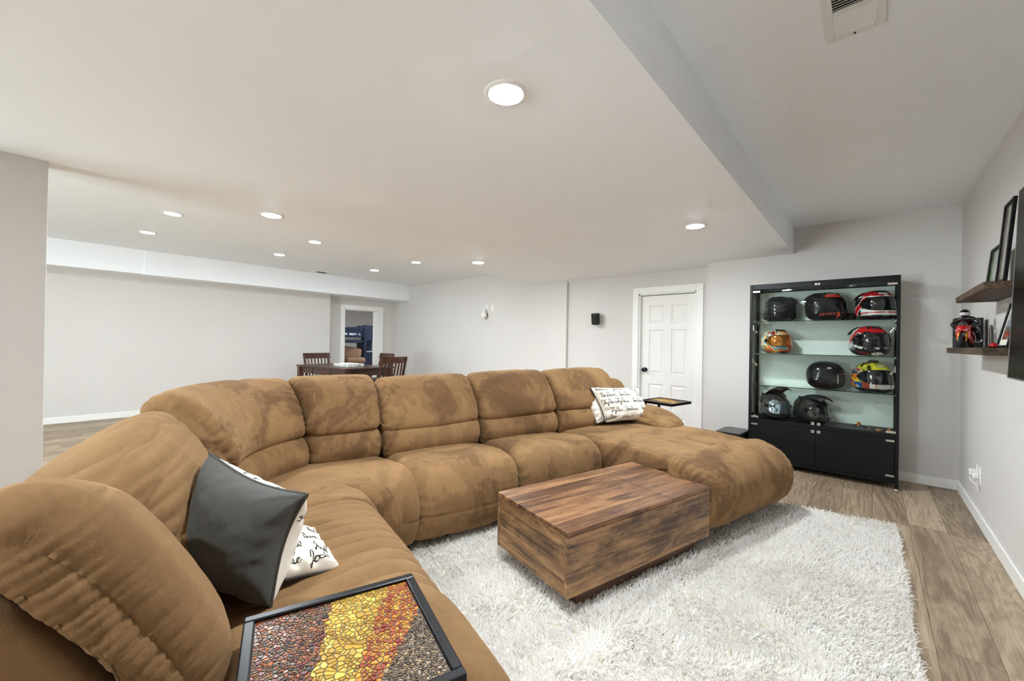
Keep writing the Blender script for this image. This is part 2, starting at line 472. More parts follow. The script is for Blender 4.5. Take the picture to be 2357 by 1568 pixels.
# bedroom seen through the open doorway
bw = MB().span((-13.0, 2.6, 0), (-12.88, 8.2, 2.6)).span((-13, 2.48, 0), (-8.48, 2.6, 2.6)).span((-13, 8.2, 0), (-8.48, 8.32, 2.6)).span((-8.48, YF + .17, 0), (-8.36, 8.2, 2.6))
struct(bw.build('wall_bedroom', M['wall']))
struct(MB().span((-13, 2.48, 2.44), (-8.36, 8.32, 2.56)).build('ceiling_bedroom', M['ceil']))

# floor: sub-floor slab and single planks
floor = struct(MB().span((-13, YB - .12, -.11), (XR + .12, 8.32, -.012)).build('floor', simple('subfloor', '#4a3d30', 0.8)))
PW, PL = 0.184, 1.52
near_planks, far_planks = [], []
ncol = int((XR + 13.0) / PW) + 1
for i in range(ncol):
    x1 = XR - i * PW; x0 = x1 - PW
    y = YB - rng.uniform(0, PL)
    while y < 8.3:
        ya, yb = max(y, YB), min(y + PL, 8.3); y += PL
        if yb - ya < 0.05: continue
        if x0 > -8.2 and ya > YD: continue
        if x0 > -8.2: yb = min(yb, YD)
        rec = (x0 + .0002, ya + .0002, x1 - .0002, yb - .0002, rng.random(), rng.random(), rng.random())
        vis = (x0 > -2.4 and yb > 0.2) or (-8.3 < x0 < -3.9 and -1.2 < ya < 2.4)
        (near_planks if vis else far_planks).append(rec)
near_planks.sort(key=lambda r: r[0] ** 2 + r[1] ** 2)
far_planks += near_planks[300:]; near_planks = near_planks[:300]
BOXF = np.array([(0, 3, 2, 1), (4, 5, 6, 7), (0, 1, 5, 4), (1, 2, 6, 5), (2, 3, 7, 6), (3, 0, 4, 7)])
def plank_arr(r):
    x0, y0, x1, y1 = r[:4]; e = .0005
    return np.array([(x0, y0, -.012), (x1, y0, -.012), (x1, y1, -.012), (x0, y1, -.012), (x0 + e, y0 + e, 0), (x1 - e, y0 + e, 0), (x1 - e, y1 - e, 0), (x0 + e, y1 - e, 0)])
for r in near_planks:
    me = quads(plank_arr(r), BOXF, False); add_cols(me, np.tile(r[4:7], (8, 1)))
    link(me, 'plank', M['plank'], floor)
if far_planks:
    V = np.concatenate([plank_arr(r) for r in far_planks]); F = np.concatenate([BOXF + 8 * i for i in range(len(far_planks))])
    me = quads(V, F, False); add_cols(me, np.repeat(np.array([r[4:7] for r in far_planks]), 8, axis=0))
    tag(link(me, 'plank_field', M['plank'], floor), kind='stuff')

# skirting
BH, BT = .088, .013
def base(name, a, b):
    return struct(MB().span((*a, 0), (*b, BH), .004).build(name, M['trim']))
base('baseboard_right', (XR - BT, YB), (XR, YC))
base('baseboard_back_alcove', (-1.449, YC - BT), (XR - BT, YC))
base('baseboard_back', (-3.577, YD - BT), (-2.498, YD))
base('baseboard_far', (XL2, YF - BT), (-3.59, YF))
base('baseboard_left', (XL, YB), (XL + BT, 3.70))
base('baseboard_pillar', (-3.475, -.75), (-3.475 + BT, -.033))

# ---- six panel door with casing
CW, CT = .085, .018
def casing_y(name, x0, x1, zt, yf):          # casing on a wall facing -y
    m = MB().span((x0 - CW, yf - CT, 0), (x0, yf, zt + CW), .004).span((x1, yf - CT, 0), (x1 + CW, yf, zt + CW), .004).span((x0, yf - CT, zt), (x1, yf, zt + CW), .004)
    m.span((x0, yf, 0), (x0 + .018, yf + .12, zt)).span((x1 - .018, yf, 0), (x1, yf + .12, zt)).span((x0, yf, zt - .018), (x1, yf + .12, zt))
    return struct(m.build(name, M['trim']))
casing_y('trim_1', DX0, DX1, DZ, YD)
door = tag(bpy.data.objects.new('door_1', None), kind='structure'); door.location = ((DX0 + DX1) / 2, YD + .05, 0); COL.objects.link(door)
dw = DX1 - DX0 - .042; dh = DZ - .028
st, mid = .108, .10
pw = (dw - 2 * st - mid) / 2
rows = [(.20, .66), (.80, 1.40), (1.49, 1.735)]
frame = MB()
ys, ye = 0.0, .036
frame.span((-dw / 2, ys, .008), (-dw / 2 + st, ye, dh)).span((dw / 2 - st, ys, .008), (dw / 2, ye, dh)).span((-mid / 2, ys, .008), (mid / 2, ye, dh))
zc = [.008] + [z for r in rows for z in r] + [dh]
for a, b in zip(zc[0::2], zc[1::2]):
    for x0 in (-dw / 2 + st, mid / 2): frame.span((x0, ys, a), (x0 + pw, ye, b))
frame.build('door_frame', M['door'], door)
for za, zb in rows:
    for x0 in (-dw / 2 + st, mid / 2):
        x1 = x0 + pw
        m = MB(); bm = m.bm
        def ring(i, y): return [bm.verts.new(p) for p in ((x0 + i, y, za + i), (x1 - i, y, za + i), (x1 - i, y, zb - i), (x0 + i, y, zb - i))]
        rs = [ring(0, ys), ring(.012, ys + .013), ring(.022, ys + .013), ring(.042, ys + .004)]
        for A, B in zip(rs, rs[1:]):
            for k in range(4): bm.faces.new((A[k], A[(k + 1) % 4], B[(k + 1) % 4], B[k]))
        bm.faces.new(rs[-1]); bk = ring(0, ye - .002); bm.faces.new(bk[::-1])
        for k in range(4): bm.faces.new((rs[0][k], rs[0][(k + 1) % 4], bk[(k + 1) % 4], bk[k]))
        m.build('door_panel', M['door'], door)
kx = -dw / 2 + .062
kn = MB().lathe([(.031, 0), (.031, .006), (.012, .012), (.011, .03), (.024, .036), (.031, .05), (.029, .064), (.015, .07)], 20, Matrix.Translation((kx, 0, .85)) @ Matrix.Rotation(math.radians(90), 4, 'X'))
kn.build('door_knob', M['blackmetal'], door, smooth=True)

# open doorway casing in the left wall
m = MB()
for ya, yb in ((LY0 - CW, LY0), (LY1, LY1 + CW + .08)):
    m.span((XL2, ya, 0), (XL2 + CT, yb, LZ + CW), .004)
m.span((XL2, LY0, LZ), (XL2 + CT, LY1, LZ + CW), .004)
m.span((XL2 - .12, LY0, 0), (XL2, LY0 + .018, LZ)).span((XL2 - .12, LY1 - .018, 0), (XL2, LY1, LZ)).span((XL2 - .12, LY0, LZ - .018), (XL2, LY1, LZ))
struct(m.build('trim_2', M['trim']))

# ------------------------------------------------------------------ recessed LED lights
LIGHTS = [
 (-1.078, 1.160, LOW, 'big bright round recessed ceiling light nearest the camera, above the sofa seats'),
 (-1.079, 3.454, LOW, 'round recessed ceiling light closest to the white six-panel door'),
 (-3.555, 1.128, LOW, 'larger recessed light left of centre on the lower ceiling, before the ceiling step'),
 (-3.617, 3.444, LOW, 'recessed ceiling light nearest the wall speaker, on the lower ceiling'),
 (-5.276, .779, HIGH, 'far-room recessed light nearest the pillar, in front of its pair'),
 (-6.470, .727, HIGH, 'leftmost recessed light of all, close to the soffit'),
 (-5.323, 2.193, HIGH, 'middle far-room recessed light in the row nearer the camera'),
 (-6.553, 2.193, HIGH, 'middle far-room recessed light in the row along the soffit'),
 (-5.395, 3.784, HIGH, 'far-room recessed light nearest the end wall, row nearer the camera'),
 (-6.608, 3.758, HIGH, 'far-room recessed light nearest the end wall, above the doorway, row along the soffit'),
 (-1.078, -1.14, LOW, 'recessed ceiling light behind the camera over the seating end'),
 (-5.28, -.70, HIGH, 'recessed ceiling light hidden behind the pillar, front row'),
 (-6.47, -.70, HIGH, 'recessed ceiling light hidden behind the pillar, soffit row'),
 (-10.6, 4.0, 2.44, 'recessed ceiling light in the middle of the bedroom behind the doorway'),  # unseen lamp added to light the bedroom
 (-9.5, 6.6, 2.44, 'recessed ceiling light inside the bedroom by its side wall'),  # second unseen lamp, put in to brighten the bedroom further
]
ring_me = None
for k, (x, y, z, lab) in enumerate(LIGHTS):
    t = thing('recessed_light', lab, 'ceiling light', (x, y, z), 0, 'round recessed LED ceiling lights')
    if ring_me is None:
        a = MB().lathe([(.066, -.001), (.068, -.006), (.080, -.006), (.086, -.002), (.086, .0)], 40).build('trim_ring', M['whiteplastic'], t, smooth=True)
        b = MB().lathe([(.067, -.002), (.064, -.006), (.045, -.0085), (.02, -.0095), (.004, -.0098)], 40).build('diffuser', M['diff_near'], t, smooth=True)
        ring_me, diff_me = a.data, b.data
        diff_far = diff_me.copy(); diff_far.materials.clear(); diff_far.materials.append(M['diff'])
    else:
        link(ring_me, 'trim_ring', None, t); link(diff_me if z != HIGH else diff_far, 'diffuser', None, t)

# ------------------------------------------------------------------ air vents
vt = thing('ceiling_vent', 'white louvred air register in the raised ceiling above the display cabinet', 'air vent', (-.056, 1.895, HIGH))
fx, fy = .0895, .171
fr = MB()
fr.span((-fx, -fy, -.009), (-fx + .030, fy, 0), .003).span((fx - .030, -fy, -.009), (fx, fy, 0), .003)
fr.span((-fx + .030, -fy, -.009), (fx - .030, -fy + .032, 0), .003).span((-fx + .030, fy - .032, -.009), (fx - .030, fy, 0), .003)
fr.span((-fx + .03, -.008, -.008), (fx - .03, .008, -.001))
fr.build('frame', M['whiteplastic'], vt)
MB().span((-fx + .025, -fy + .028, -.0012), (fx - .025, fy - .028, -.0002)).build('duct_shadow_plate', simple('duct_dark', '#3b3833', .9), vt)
lv = {}
for k in range(20):
    y = -fy + .040 + k * (2 * fy - .080) / 19
    if abs(y) < .012: continue
    sg = 1 if y > 0 else -1
    if sg not in lv:
        o = MB().box((0, 0, 0), (2 * fx - .058, .0105, .0014), rot=Matrix.Rotation(math.radians(-38 * sg), 4, 'X')).build('louvre', M['whiteplastic'], vt)
        lv[sg] = o.data
    else:
        o = link(lv[sg], 'louvre', None, vt)
    o.location = (0, y, -.005)
MB().cyl((0, fy - .014, -.0115), (0, fy - .014, -.006), .004, n=10).build('screw', M['blackmetal'], vt)
v2 = thing('ceiling_vent', 'small slim vent in the far ceiling beside the soffit', 'air vent', (-7.62, 3.33, HIGH))
MB().span((-.07, -.16, -.007), (.07, .16, 0), .003).build('frame', M['whiteplastic'], v2)
for k in range(5): MB().box((-.04 + k * .02, -.06, -.0085), (.008, .16, .004)).build('louvre', M['matteblack'], v2)
# ------------------------------------------------------------------ sectional sofa (plan axes V facing, U along the long run)
TH = math.radians(15)
VX, UX = np.array([math.cos(TH), -math.sin(TH)]), np.array([math.sin(TH), math.cos(TH)])
def vu(v, u, z=None):
    p = v * VX + u * UX
    return (p[0], p[1]) if z is None else (p[0], p[1], z)

def cat_closed(pts, n):
    P = np.array(pts, float); m = len(P); out = []
    for i in range(m):
        p0, p1, p2, p3 = P[(i - 1) % m], P[i], P[(i + 1) % m], P[(i + 2) % m]
        for t in np.linspace(0, 1, 24, endpoint=False):
            out.append(.5 * (2 * p1 + (p2 - p0) * t + (2 * p0 - 5 * p1 + 4 * p2 - p3) * t * t + (3 * p1 - p0 - 3 * p2 + p3) * t ** 3))
    Q = np.array(out); Q2 = np.vstack([Q, Q[:1]])
    L = np.concatenate([[0], np.cumsum(np.linalg.norm(np.diff(Q2, axis=0), axis=1))])
    s = np.linspace(0, L[-1], n, endpoint=False)
    return np.stack([np.interp(s, L, Q2[:, k]) for k in range(2)], 1), L[-1]

def inward(P):
    t = np.roll(P, -1, 0) - np.roll(P, 1, 0); t /= np.linalg.norm(t, axis=1)[:, None] + 1e-9
    n = np.stack([-t[:, 1], t[:, 0]], 1)
    area = .5 * np.sum(P[:, 0] * np.roll(P[:, 1], -1) - np.roll(P[:, 0], -1) * P[:, 1])
    return n if area > 0 else -n

def polyline(pts):
    P = np.array(pts, float); L = np.concatenate([[0], np.cumsum(np.linalg.norm(np.diff(P, axis=0), axis=1))])
    return (lambda s: np.stack([np.interp(s * L[-1], L, P[:, k]) for k in range(P.shape[1])], -1)), L[-1]

def sweep(name, path, angs, prof, parent, r=.05, ns=70, nt=110, disp=None, kd=None, capb=.02, crown=.01, mat='suede', zadd=None, NC=9, puff=0.0):
    """path: plan points (v,u); angs: facing angle at the path points (0 = +U, 90 = +V); prof: closed (d,z)"""
    f, L = polyline(path)
    A = np.radians(np.array(angs, float)); fa, _ = polyline(path)
    PL_ = np.concatenate([[0], np.cumsum(np.linalg.norm(np.diff(np.array(path, float), axis=0), axis=1))]) / L
    base, B = cat_closed(prof, nt)
    inn = inward(base); cen = base.mean(0)
    th = np.linspace(0, math.pi / 2, 10)[:-1]
    # rounding never eats more than the local thickness
    dm = np.linalg.norm(base[:, None] - base[None], axis=2); ii = np.arange(nt)
    arc = np.abs(ii[:, None] - ii[None]); arc = np.minimum(arc, nt - arc) * B / nt
    thick = np.where(arc > .16, dm, 9).min(1)
    kern = np.ones(15) / 15; thick = np.convolve(np.concatenate([thick[-7:], thick, thick[:7]]), kern, 'valid')
    lim = np.minimum(1.0, .40 * thick / r)
    ea = r * (1 - np.cos(th)); ei = r * (1 - np.sin(th))
    midn = np.linspace(r, L - r, ns)
    dist = np.concatenate([ea, midn, (L - ea)[::-1]]); ins = np.concatenate([ei, np.zeros(ns), ei[::-1]])
    cs = [(j / NC) for j in range(NC, 0, -1)]
    rows = []
    for c in cs: rows.append((0.0, ins[0], 1 - c * .985, -capb * (1 - (1 - c) ** 2)))
    for a_, i_ in zip(dist, ins): rows.append((a_, i_, 1.0, 0.0))
    for c in cs[::-1]: rows.append((L, ins[-1], 1 - c * .985, capb * (1 - (1 - c) ** 2)))
    P = np.zeros((len(rows), nt, 3)); AA = np.zeros((len(rows), nt)); DD = np.zeros((len(rows), nt)); ZZ = np.zeros((len(rows), nt)); WW = np.zeros((len(rows), nt)); CC = np.zeros((len(rows), 3))
    for k, (a_, i_, sc, off) in enumerate(rows):
        s = a_ / L
        o = f(np.array(s)); ang = np.interp(s, PL_, A)
        d = math.sin(ang) * np.array([1, 0]) + math.cos(ang) * np.array([0, 1])
        tan = f(np.array(min(1, s + .01))) - f(np.array(max(0, s - .01))); tan /= np.linalg.norm(tan)
        cr = crown * max(0.0, math.sin(math.pi * min(max(s, 0), 1))) ** .6
        pr = base + inn * (i_ * lim - cr)[:, None]
        if puff:
            an = np.array([-.16, .45]); pr = an + (pr - an) * (puff(s) if callable(puff) else 1 - puff * abs(2 * s - 1) ** 2.3)
        pr = cen + (pr - cen) * sc
        dd = pr[:, 0] * (kd(s) if kd else 1.0)
        o = o + tan * off
        pv = o[0] + d[0] * dd; pu = o[1] + d[1] * dd
        P[k, :, 0] = pv * VX[0] + pu * UX[0]; P[k, :, 1] = pv * VX[1] + pu * UX[1]; P[k, :, 2] = pr[:, 1] + (zadd(s) if zadd else 0.0)
        DD[k] = pr[:, 0]; ZZ[k] = pr[:, 1]
        AA[k] = a_ + off; WW[k] = min(a_, L - a_) - abs(off) - (1 - sc) * .06
        CC[k] = P[k].mean(0)
    BB = np.tile(np.arange(nt) * B / nt, (len(rows), 1))
    gs = np.gradient(P, axis=0); gt = (np.roll(P, -1, 1) - np.roll(P, 1, 1)) / 2
    N = np.cross(gs, gt); N /= np.linalg.norm(N, axis=2)[:, :, None] + 1e-12
    mid = len(rows) // 2
    flip = np.sum(N[mid] * (P[mid] - CC[mid])) < 0
    if flip: N = -N
    if disp is not None:
        P = P + N * disp(AA, BB, WW, L, B, DD, ZZ)[:, :, None]
    R = len(rows)
    i = np.arange(R - 1)[:, None] * nt; j = np.arange(nt)[None, :]; j2 = (j + 1) % nt
    F = np.stack([i + j, i + nt + j, i + nt + j2, i + j2], -1).reshape(-1, 4)
    if flip: F = F[:, ::-1]
    me = quads(P.reshape(-1, 3), F, True)
    return link(me, name, M[mat], parent, True)

def wrinkle(seed, lump=.006, gather=.006, lam=.05, reach=.10, fine=.0024, seams=(), ripple=0.0, rlam=.075, sside=(), endseam=None):
    """soft lumps, gathers running in from the end seams, stitched grooves"""
    def d(a, b, w, L, B, D_, Z_):
        o = lump * fbm(a * 3.1 + seed, b * 3.1, seed, 3)
        ph = b / lam + 1.6 * fbm(a * 5 + 3, b * 7, seed + 5, 2)
        g = np.abs(np.sin(math.pi * ph)) ** .6
        am = np.exp(-np.clip(w, 0, 9) / (reach * (.55 + .9 * vnoise(b * 9, b * 0 + seed, seed + 9))))
        am = np.where(w < 0, np.exp(w / .018), am)
        o = o + gather * am * (g - .6)
        o = o + fine * fbm(a * 22, b * 22, seed + 3, 3)
        # a few long diagonal creases
        c = np.sin(a * 17 + b * 9 + 3.0 * fbm(a * 2.2, b * 2.2, seed + 21, 2))
        o = o - .0042 * np.clip(c - .82, 0, 1) / .18 * np.clip(fbm(a * 2, b * 2, seed + 31, 2) * 2, 0, 1)
        if ripple:
            pr = a / rlam + .35 * fbm(a * 1.5, b * 2.5, seed + 41, 2)
            o = o + ripple * (np.abs(np.sin(math.pi * pr)) ** .38 - .6)
        if endseam:
            # stitched seam across the end, gathers standing square to it
            (x0, z0), (x1, z1), amp, lamb, rch = endseam
            ex, ez = x1 - x0, z1 - z0; el = math.hypot(ex, ez); ex /= el; ez /= el
            g_ = (D_ - x0) * ex + (Z_ - z0) * ez
            pp = -(D_ - x0) * ez + (Z_ - z0) * ex + .03 * (g_ / el - .5) ** 2
            he = np.abs(pp) + np.clip(a, 0, 9)
            ph2 = g_ / lamb + .5 * fbm(pp * 2 + a * 1.5, g_ * 12, seed + 51, 2)
            env = np.exp(-(he / (rch * (.45 + 1.2 * vnoise(g_ * 16, g_ * 0 + 2.5, seed + 55)))) ** 2)
            o = o + amp * env * (np.abs(np.sin(math.pi * ph2)) ** .6 - .62)
            ph3 = g_ / (lamb * 2.7) + .7 * fbm(pp * 3 + a * 3, g_ * 5, seed + 61, 2)
            o = o + amp * 1.9 * np.exp(-he / (rch * 2.0)) * (np.abs(np.sin(math.pi * ph3)) ** .42 - .65)
        for bs, dep, sg in seams:
            q = (b / B - bs + .5) % 1 - .5
            o = o - dep * np.exp(-(q * B / sg) ** 2)
        for as_, dep, sg in sside:
            o = o - dep * np.exp(-((a - as_) / sg) ** 2)
        return o
    return d

sofa = thing('sectional_sofa', 'large U-shaped brown suede reclining sectional sofa with chaise', 'sofa', (*vu(-2.3, 1.2), 0), 0)

HEAD = [(-.022, .600), (.018, .635), (.004, .70), (-.045, .785), (-.115, .870), (-.185, .922), (-.255, .938), (-.318, .912), (-.345, .850), (-.300, .745), (-.225, .645), (-.120, .590)]
LUMB = [(-.03, .415), (.018, .435), (.046, .505), (.024, .580), (-.03, .612), (-.12, .600), (-.17, .50), (-.12, .415)]
SHELL = [(-.16, .06), (-.16, .42), (-.235, .60), (-.325, .775), (-.355, .815), (-.395, .78), (-.425, .50), (-.43, .06), (-.42, .045), (-.18, .045)]
SEAT = [(-.09, .30), (-.09, .40), (-.02, .432), (.14, .455), (.33, .474), (.46, .465), (.545, .415), (.583, .315), (.578, .195), (.545, .105), (.48, .062), (.20, .055), (-.02, .07)]
UB, VB = -.035, -2.705          # seat/back seam lines of the two runs
BACKA = [(-.10, .45), (-.03, .452), (.0, .50), (.010, .57), (.0, .640), (-.05, .745), (-.116, .850), (-.178, .918), (-.235, .940), (-.292, .920), (-.322, .868), (-.305, .80), (-.25, .715), (-.19, .62), (-.135, .53)]
BACKW = BACKA[:10] + [(-.315, .875), (-.235, .80), (-.172, .705), (-.112, .61), (-.075, .52)]
SHELLW = [(-.08, .06), (-.08, .42), (-.11, .58), (-.20, .74), (-.27, .82), (-.36, .83), (-.425, .50), (-.43, .06), (-.42, .045), (-.18, .045)]
BACKB = BACKA[:8] + [(-.225, .938), (-.295, .914), (-.41, .835), (-.485, .75), (-.45, .66), (-.30, .60), (-.19, .55), (-.135, .50)]
# backrests: A (near), B C D (corner wedge), E, F, G (chaise)
backs = [
 ('A', [(-.87, UB), (-1.33, UB)], [0, 0], dict(gather=.011, lam=.043, reach=.17, lump=.009), 0),
 ('B', [(-1.35, UB), (-2.11, UB)], [0, 10], dict(gather=.010, lam=.042, reach=.20, lump=.010), 0),
 ('C', [((1 - q) ** 2 * -2.13 + 2 * q * (1 - q) * -2.56 + q * q * -2.70, (1 - q) ** 2 * (UB + .01) + 2 * q * (1 - q) * -.02 + q * q * .325) for q in np.linspace(0, 1, 11)], list(np.linspace(14, 67.5, 11)), dict(gather=.007, reach=.09, lump=.008), 0.012),
 ('D', [(VB, .335), (VB, .765)], [67.5, 90], dict(gather=.006, reach=.08, lump=.008), 0.012),
 ('E', [(VB, .785), (VB, 1.505)], [90, 90], dict(gather=.007, reach=.08, lump=.010), -.012),
 ('F', [(VB, 1.525), (VB, 2.262)], [90, 90], dict(gather=.007, reach=.08, lump=.010), 0),
 ('G', [(VB, 2.285), (VB, 3.06)], [90, 90], dict(gather=.006, reach=.08, lump=.009), 0),
]
for k, (nm, path, angs, wk, dz) in enumerate(backs):
    big = nm in 'AB'
    hi = dict(ns=150, nt=260) if big else dict(ns=80, nt=150)
    path3 = path
    hseams = [(.70, .004, .012)]
    if big:
        es = ((-.245, .945), (-.055, .595), .0029, .019, .085) if nm == 'A' else ((-.30, .86), (-.10, .50), .0080, .042, .34)
        sweep('backrest_cushion', path3, angs, BACKW if nm == 'A' else BACKB, sofa, r=.06 if nm == 'A' else .085, ns=150, nt=460 if nm == 'A' else 340, capb=.025, crown=.008, NC=46 if nm == 'A' else 34, mat='suede_even', puff=(lambda s: 1.05 - .04 * max(0, 1 - s / .25) ** 2 - .36 * max(0, (s - .12) / .88) ** 1.35) if nm == 'A' else .24, disp=wrinkle(40 + 13 * k, lump=.009, gather=.0, fine=.0012, endseam=es))
        sweep('back_frame', path3, angs, SHELLW if nm == 'A' else [(d, min(z, .78)) for d, z in SHELL], sofa, r=.02, capb=.004, crown=.0, ns=30, nt=70, mat='suede_even', disp=wrinkle(150 + k, lump=.003, gather=.0, fine=.0005))
        continue
    h = sweep('headrest_cushion', path3, angs, HEAD, sofa, r=.065 if big else .05, capb=.03, crown=.016, zadd=(lambda s, dz=dz: dz + .006 * math.sin(3 * s + k)), disp=wrinkle(40 + 13 * k, seams=((.28, .0035, .006),) if big else (), **wk), **hi)
    sweep('lumbar_cushion', path3, angs, LUMB, sofa, r=.035, capb=.015, crown=.012, ns=60, nt=100, disp=wrinkle(80 + 7 * k, lump=.007, gather=.004, reach=.06))
    sh = [(d, min(z, .80)) for d, z in SHELL]
    sweep('back_frame', path3, angs, sh, sofa, r=.02, capb=.004, crown=.0, ns=30, nt=70, disp=wrinkle(150 + k, lump=.003, gather=.0, fine=.0005))
# end wing behind the chaise arm
WING = [(-.06, .44), (-.03, .55), (-.06, .70), (-.14, .80), (-.22, .83), (-.30, .80), (-.34, .70), (-.33, .50), (-.25, .42)]
sweep('back_wing', [(VB - .02, 3.07), (VB - .02, 3.30)], [90, 90], WING, sofa, r=.05, capb=.03, crown=.01, ns=30, nt=70, disp=wrinkle(311, gather=.004))
sweep('back_frame', [(VB, 3.06), (VB, 3.30)], [90, 90], [(d, z * .86) for d, z in SHELL], sofa, r=.02, capb=.004, crown=0, ns=20, nt=60)

# seats
sweep('seat_cushion', [(-1.10, UB), (-1.97, UB)], [0, 0], SEAT, sofa, r=.06, capb=.02, crown=.012, ns=190, nt=200,
      mat='suede_even', disp=wrinkle(501, lump=.006, gather=.004, lam=.06, ripple=.0105, rlam=.078, fine=.001))
sweep('seat_cushion', [(VB, .79), (VB, 1.505)], [90, 90], SEAT, sofa, r=.07, capb=.025, crown=.014, ns=110, nt=190,
      disp=wrinkle(521, lump=.010, gather=.010, lam=.05, reach=.07, seams=((.505, .0045, .005),)))
sweep('seat_cushion', [(VB, 1.525), (VB, 2.255)], [90, 90], SEAT, sofa, r=.07, capb=.025, crown=.014, ns=110, nt=190,
      disp=wrinkle(541, lump=.010, gather=.010, lam=.05, reach=.07, seams=((.505, .0045, .005),)))
# corner wedge seat: the depth grows towards the corner
wp = [(-1.985, UB), (-2.33, UB + .02), (-2.70, .325), (VB, .77)]
def wk(s):
    return float(np.interp(s, [0, .22, .5, .8, 1.0], [1.0, 1.06, 1.22, 1.06, 1.0]))
sweep('seat_cushion', wp, [6, 26, 62, 84], SEAT, sofa, r=.06, capb=.02, crown=.012, ns=150, nt=190, kd=wk,
      disp=wrinkle(561, lump=.008, gather=.005, reach=.08, seams=((.505, .0045, .005),)))
# chaise: long body, rounded front boot, side seam
CH = [(-.08, .30), (-.08, .40), (0, .432), (.30, .458), (.70, .474), (1.00, .474), (1.14, .46), (1.18, .40), (1.18, .20), (1.16, .075), (1.0, .055), (.4, .055), (-.04, .06)]
sweep('chaise_cushion', [(VB, 2.300), (VB, 3.345)], [90, 90], CH, sofa, r=.055, capb=.012, crown=.008, ns=120, nt=240,
      disp=wrinkle(601, lump=.009, gather=.004, sside=((.030, .006, .005), (1.015, .006, .005))))
BOOT = [(1.09, .30), (1.09, .45), (1.145, .486), (1.24, .468), (1.33, .425), (1.395, .335), (1.40, .225), (1.36, .12), (1.28, .062), (1.15, .055), (1.09, .10)]
sweep('chaise_front', [(VB, 2.258), (VB, 3.365)], [90, 90], BOOT, sofa, r=.085, capb=.022, crown=.012, ns=120, nt=170,
      disp=wrinkle(631, lump=.010, gather=.010, lam=.045, reach=.07, seams=((.62, .003, .005),)))
# chaise arm bolster on the far side
BOL = [(-.02, .44), (-.02, .53), (.05, .585), (.20, .60), (.36, .575), (.47, .525), (.515, .475), (.48, .435), (.30, .42), (.10, .42)]
sweep('chaise_arm', [(VB, 3.06), (VB, 3.36)], [90, 90], BOL, sofa, r=.085, capb=.02, crown=.02, ns=60, nt=120, disp=wrinkle(651, gather=.008, reach=.06, lump=.006))
# near arm: pillow pad over an upholstered body
ARM = [(-.03, .46), (-.035, .53), (.04, .565), (.20, .572), (.36, .553), (.47, .515), (.535, .44), (.545, .36), (.51, .30), (.45, .285), (.2, .38), (.02, .40)]
sweep('armrest_pad', [(-.655, UB), (-1.125, UB)], [0, 0], ARM, sofa, r=.11, capb=.03, crown=.012, ns=110, nt=190, mat='suede_even', disp=wrinkle(701, lump=.008, gather=.008, reach=.07, fine=.001))
ABODY = [(-.30, .06), (-.30, .40), (.0, .47), (.40, .44), (.50, .35), (.515, .22), (.49, .08), (.44, .05), (-.2, .05)]
sweep('arm_body', [(-.70, UB), (-1.10, UB)], [0, 0], ABODY, sofa, r=.06, capb=.015, crown=.005, ns=70, nt=140, mat='suede_even', disp=wrinkle(721, lump=.006, gather=.007, reach=.05))
# frame boxes and feet on the floor
bs = MB()
R15 = Matrix.Rotation(-TH, 4, 'Z')
def sbox(m, v0, v1, u0, u1, z0, z1):
    p = vu((v0 + v1) / 2, (u0 + u1) / 2)
    m.box((p[0], p[1], (z0 + z1) / 2), (abs(v1 - v0), abs(u1 - u0), z1 - z0), rot=R15)
sbox(bs, -3.08, -2.28, .80, 2.25, .03, .30); sbox(bs, -1.95, -1.12, -.40, .42, .03, .30); sbox(bs, -2.95, -1.45, 2.32, 3.30, .03, .30); sbox(bs, -2.75, -2.15, .0, .75, .03, .30)
bs.build('base_frame', M['matteblack'], sofa, True)
for v, u in ((-2.34, .9), (-2.34, 2.1), (-1.2, .3), (-1.85, .3), (-1.55, 2.4), (-1.55, 3.2), (-2.95, .9), (-2.95, 3.15), (-1.2, -.3), (-2.2, .45)):
    p = vu(v, u); MB().cyl((p[0], p[1], 0), (p[0], p[1], .05), .022, n=12).build('foot', M['matteblack'], sofa, True)

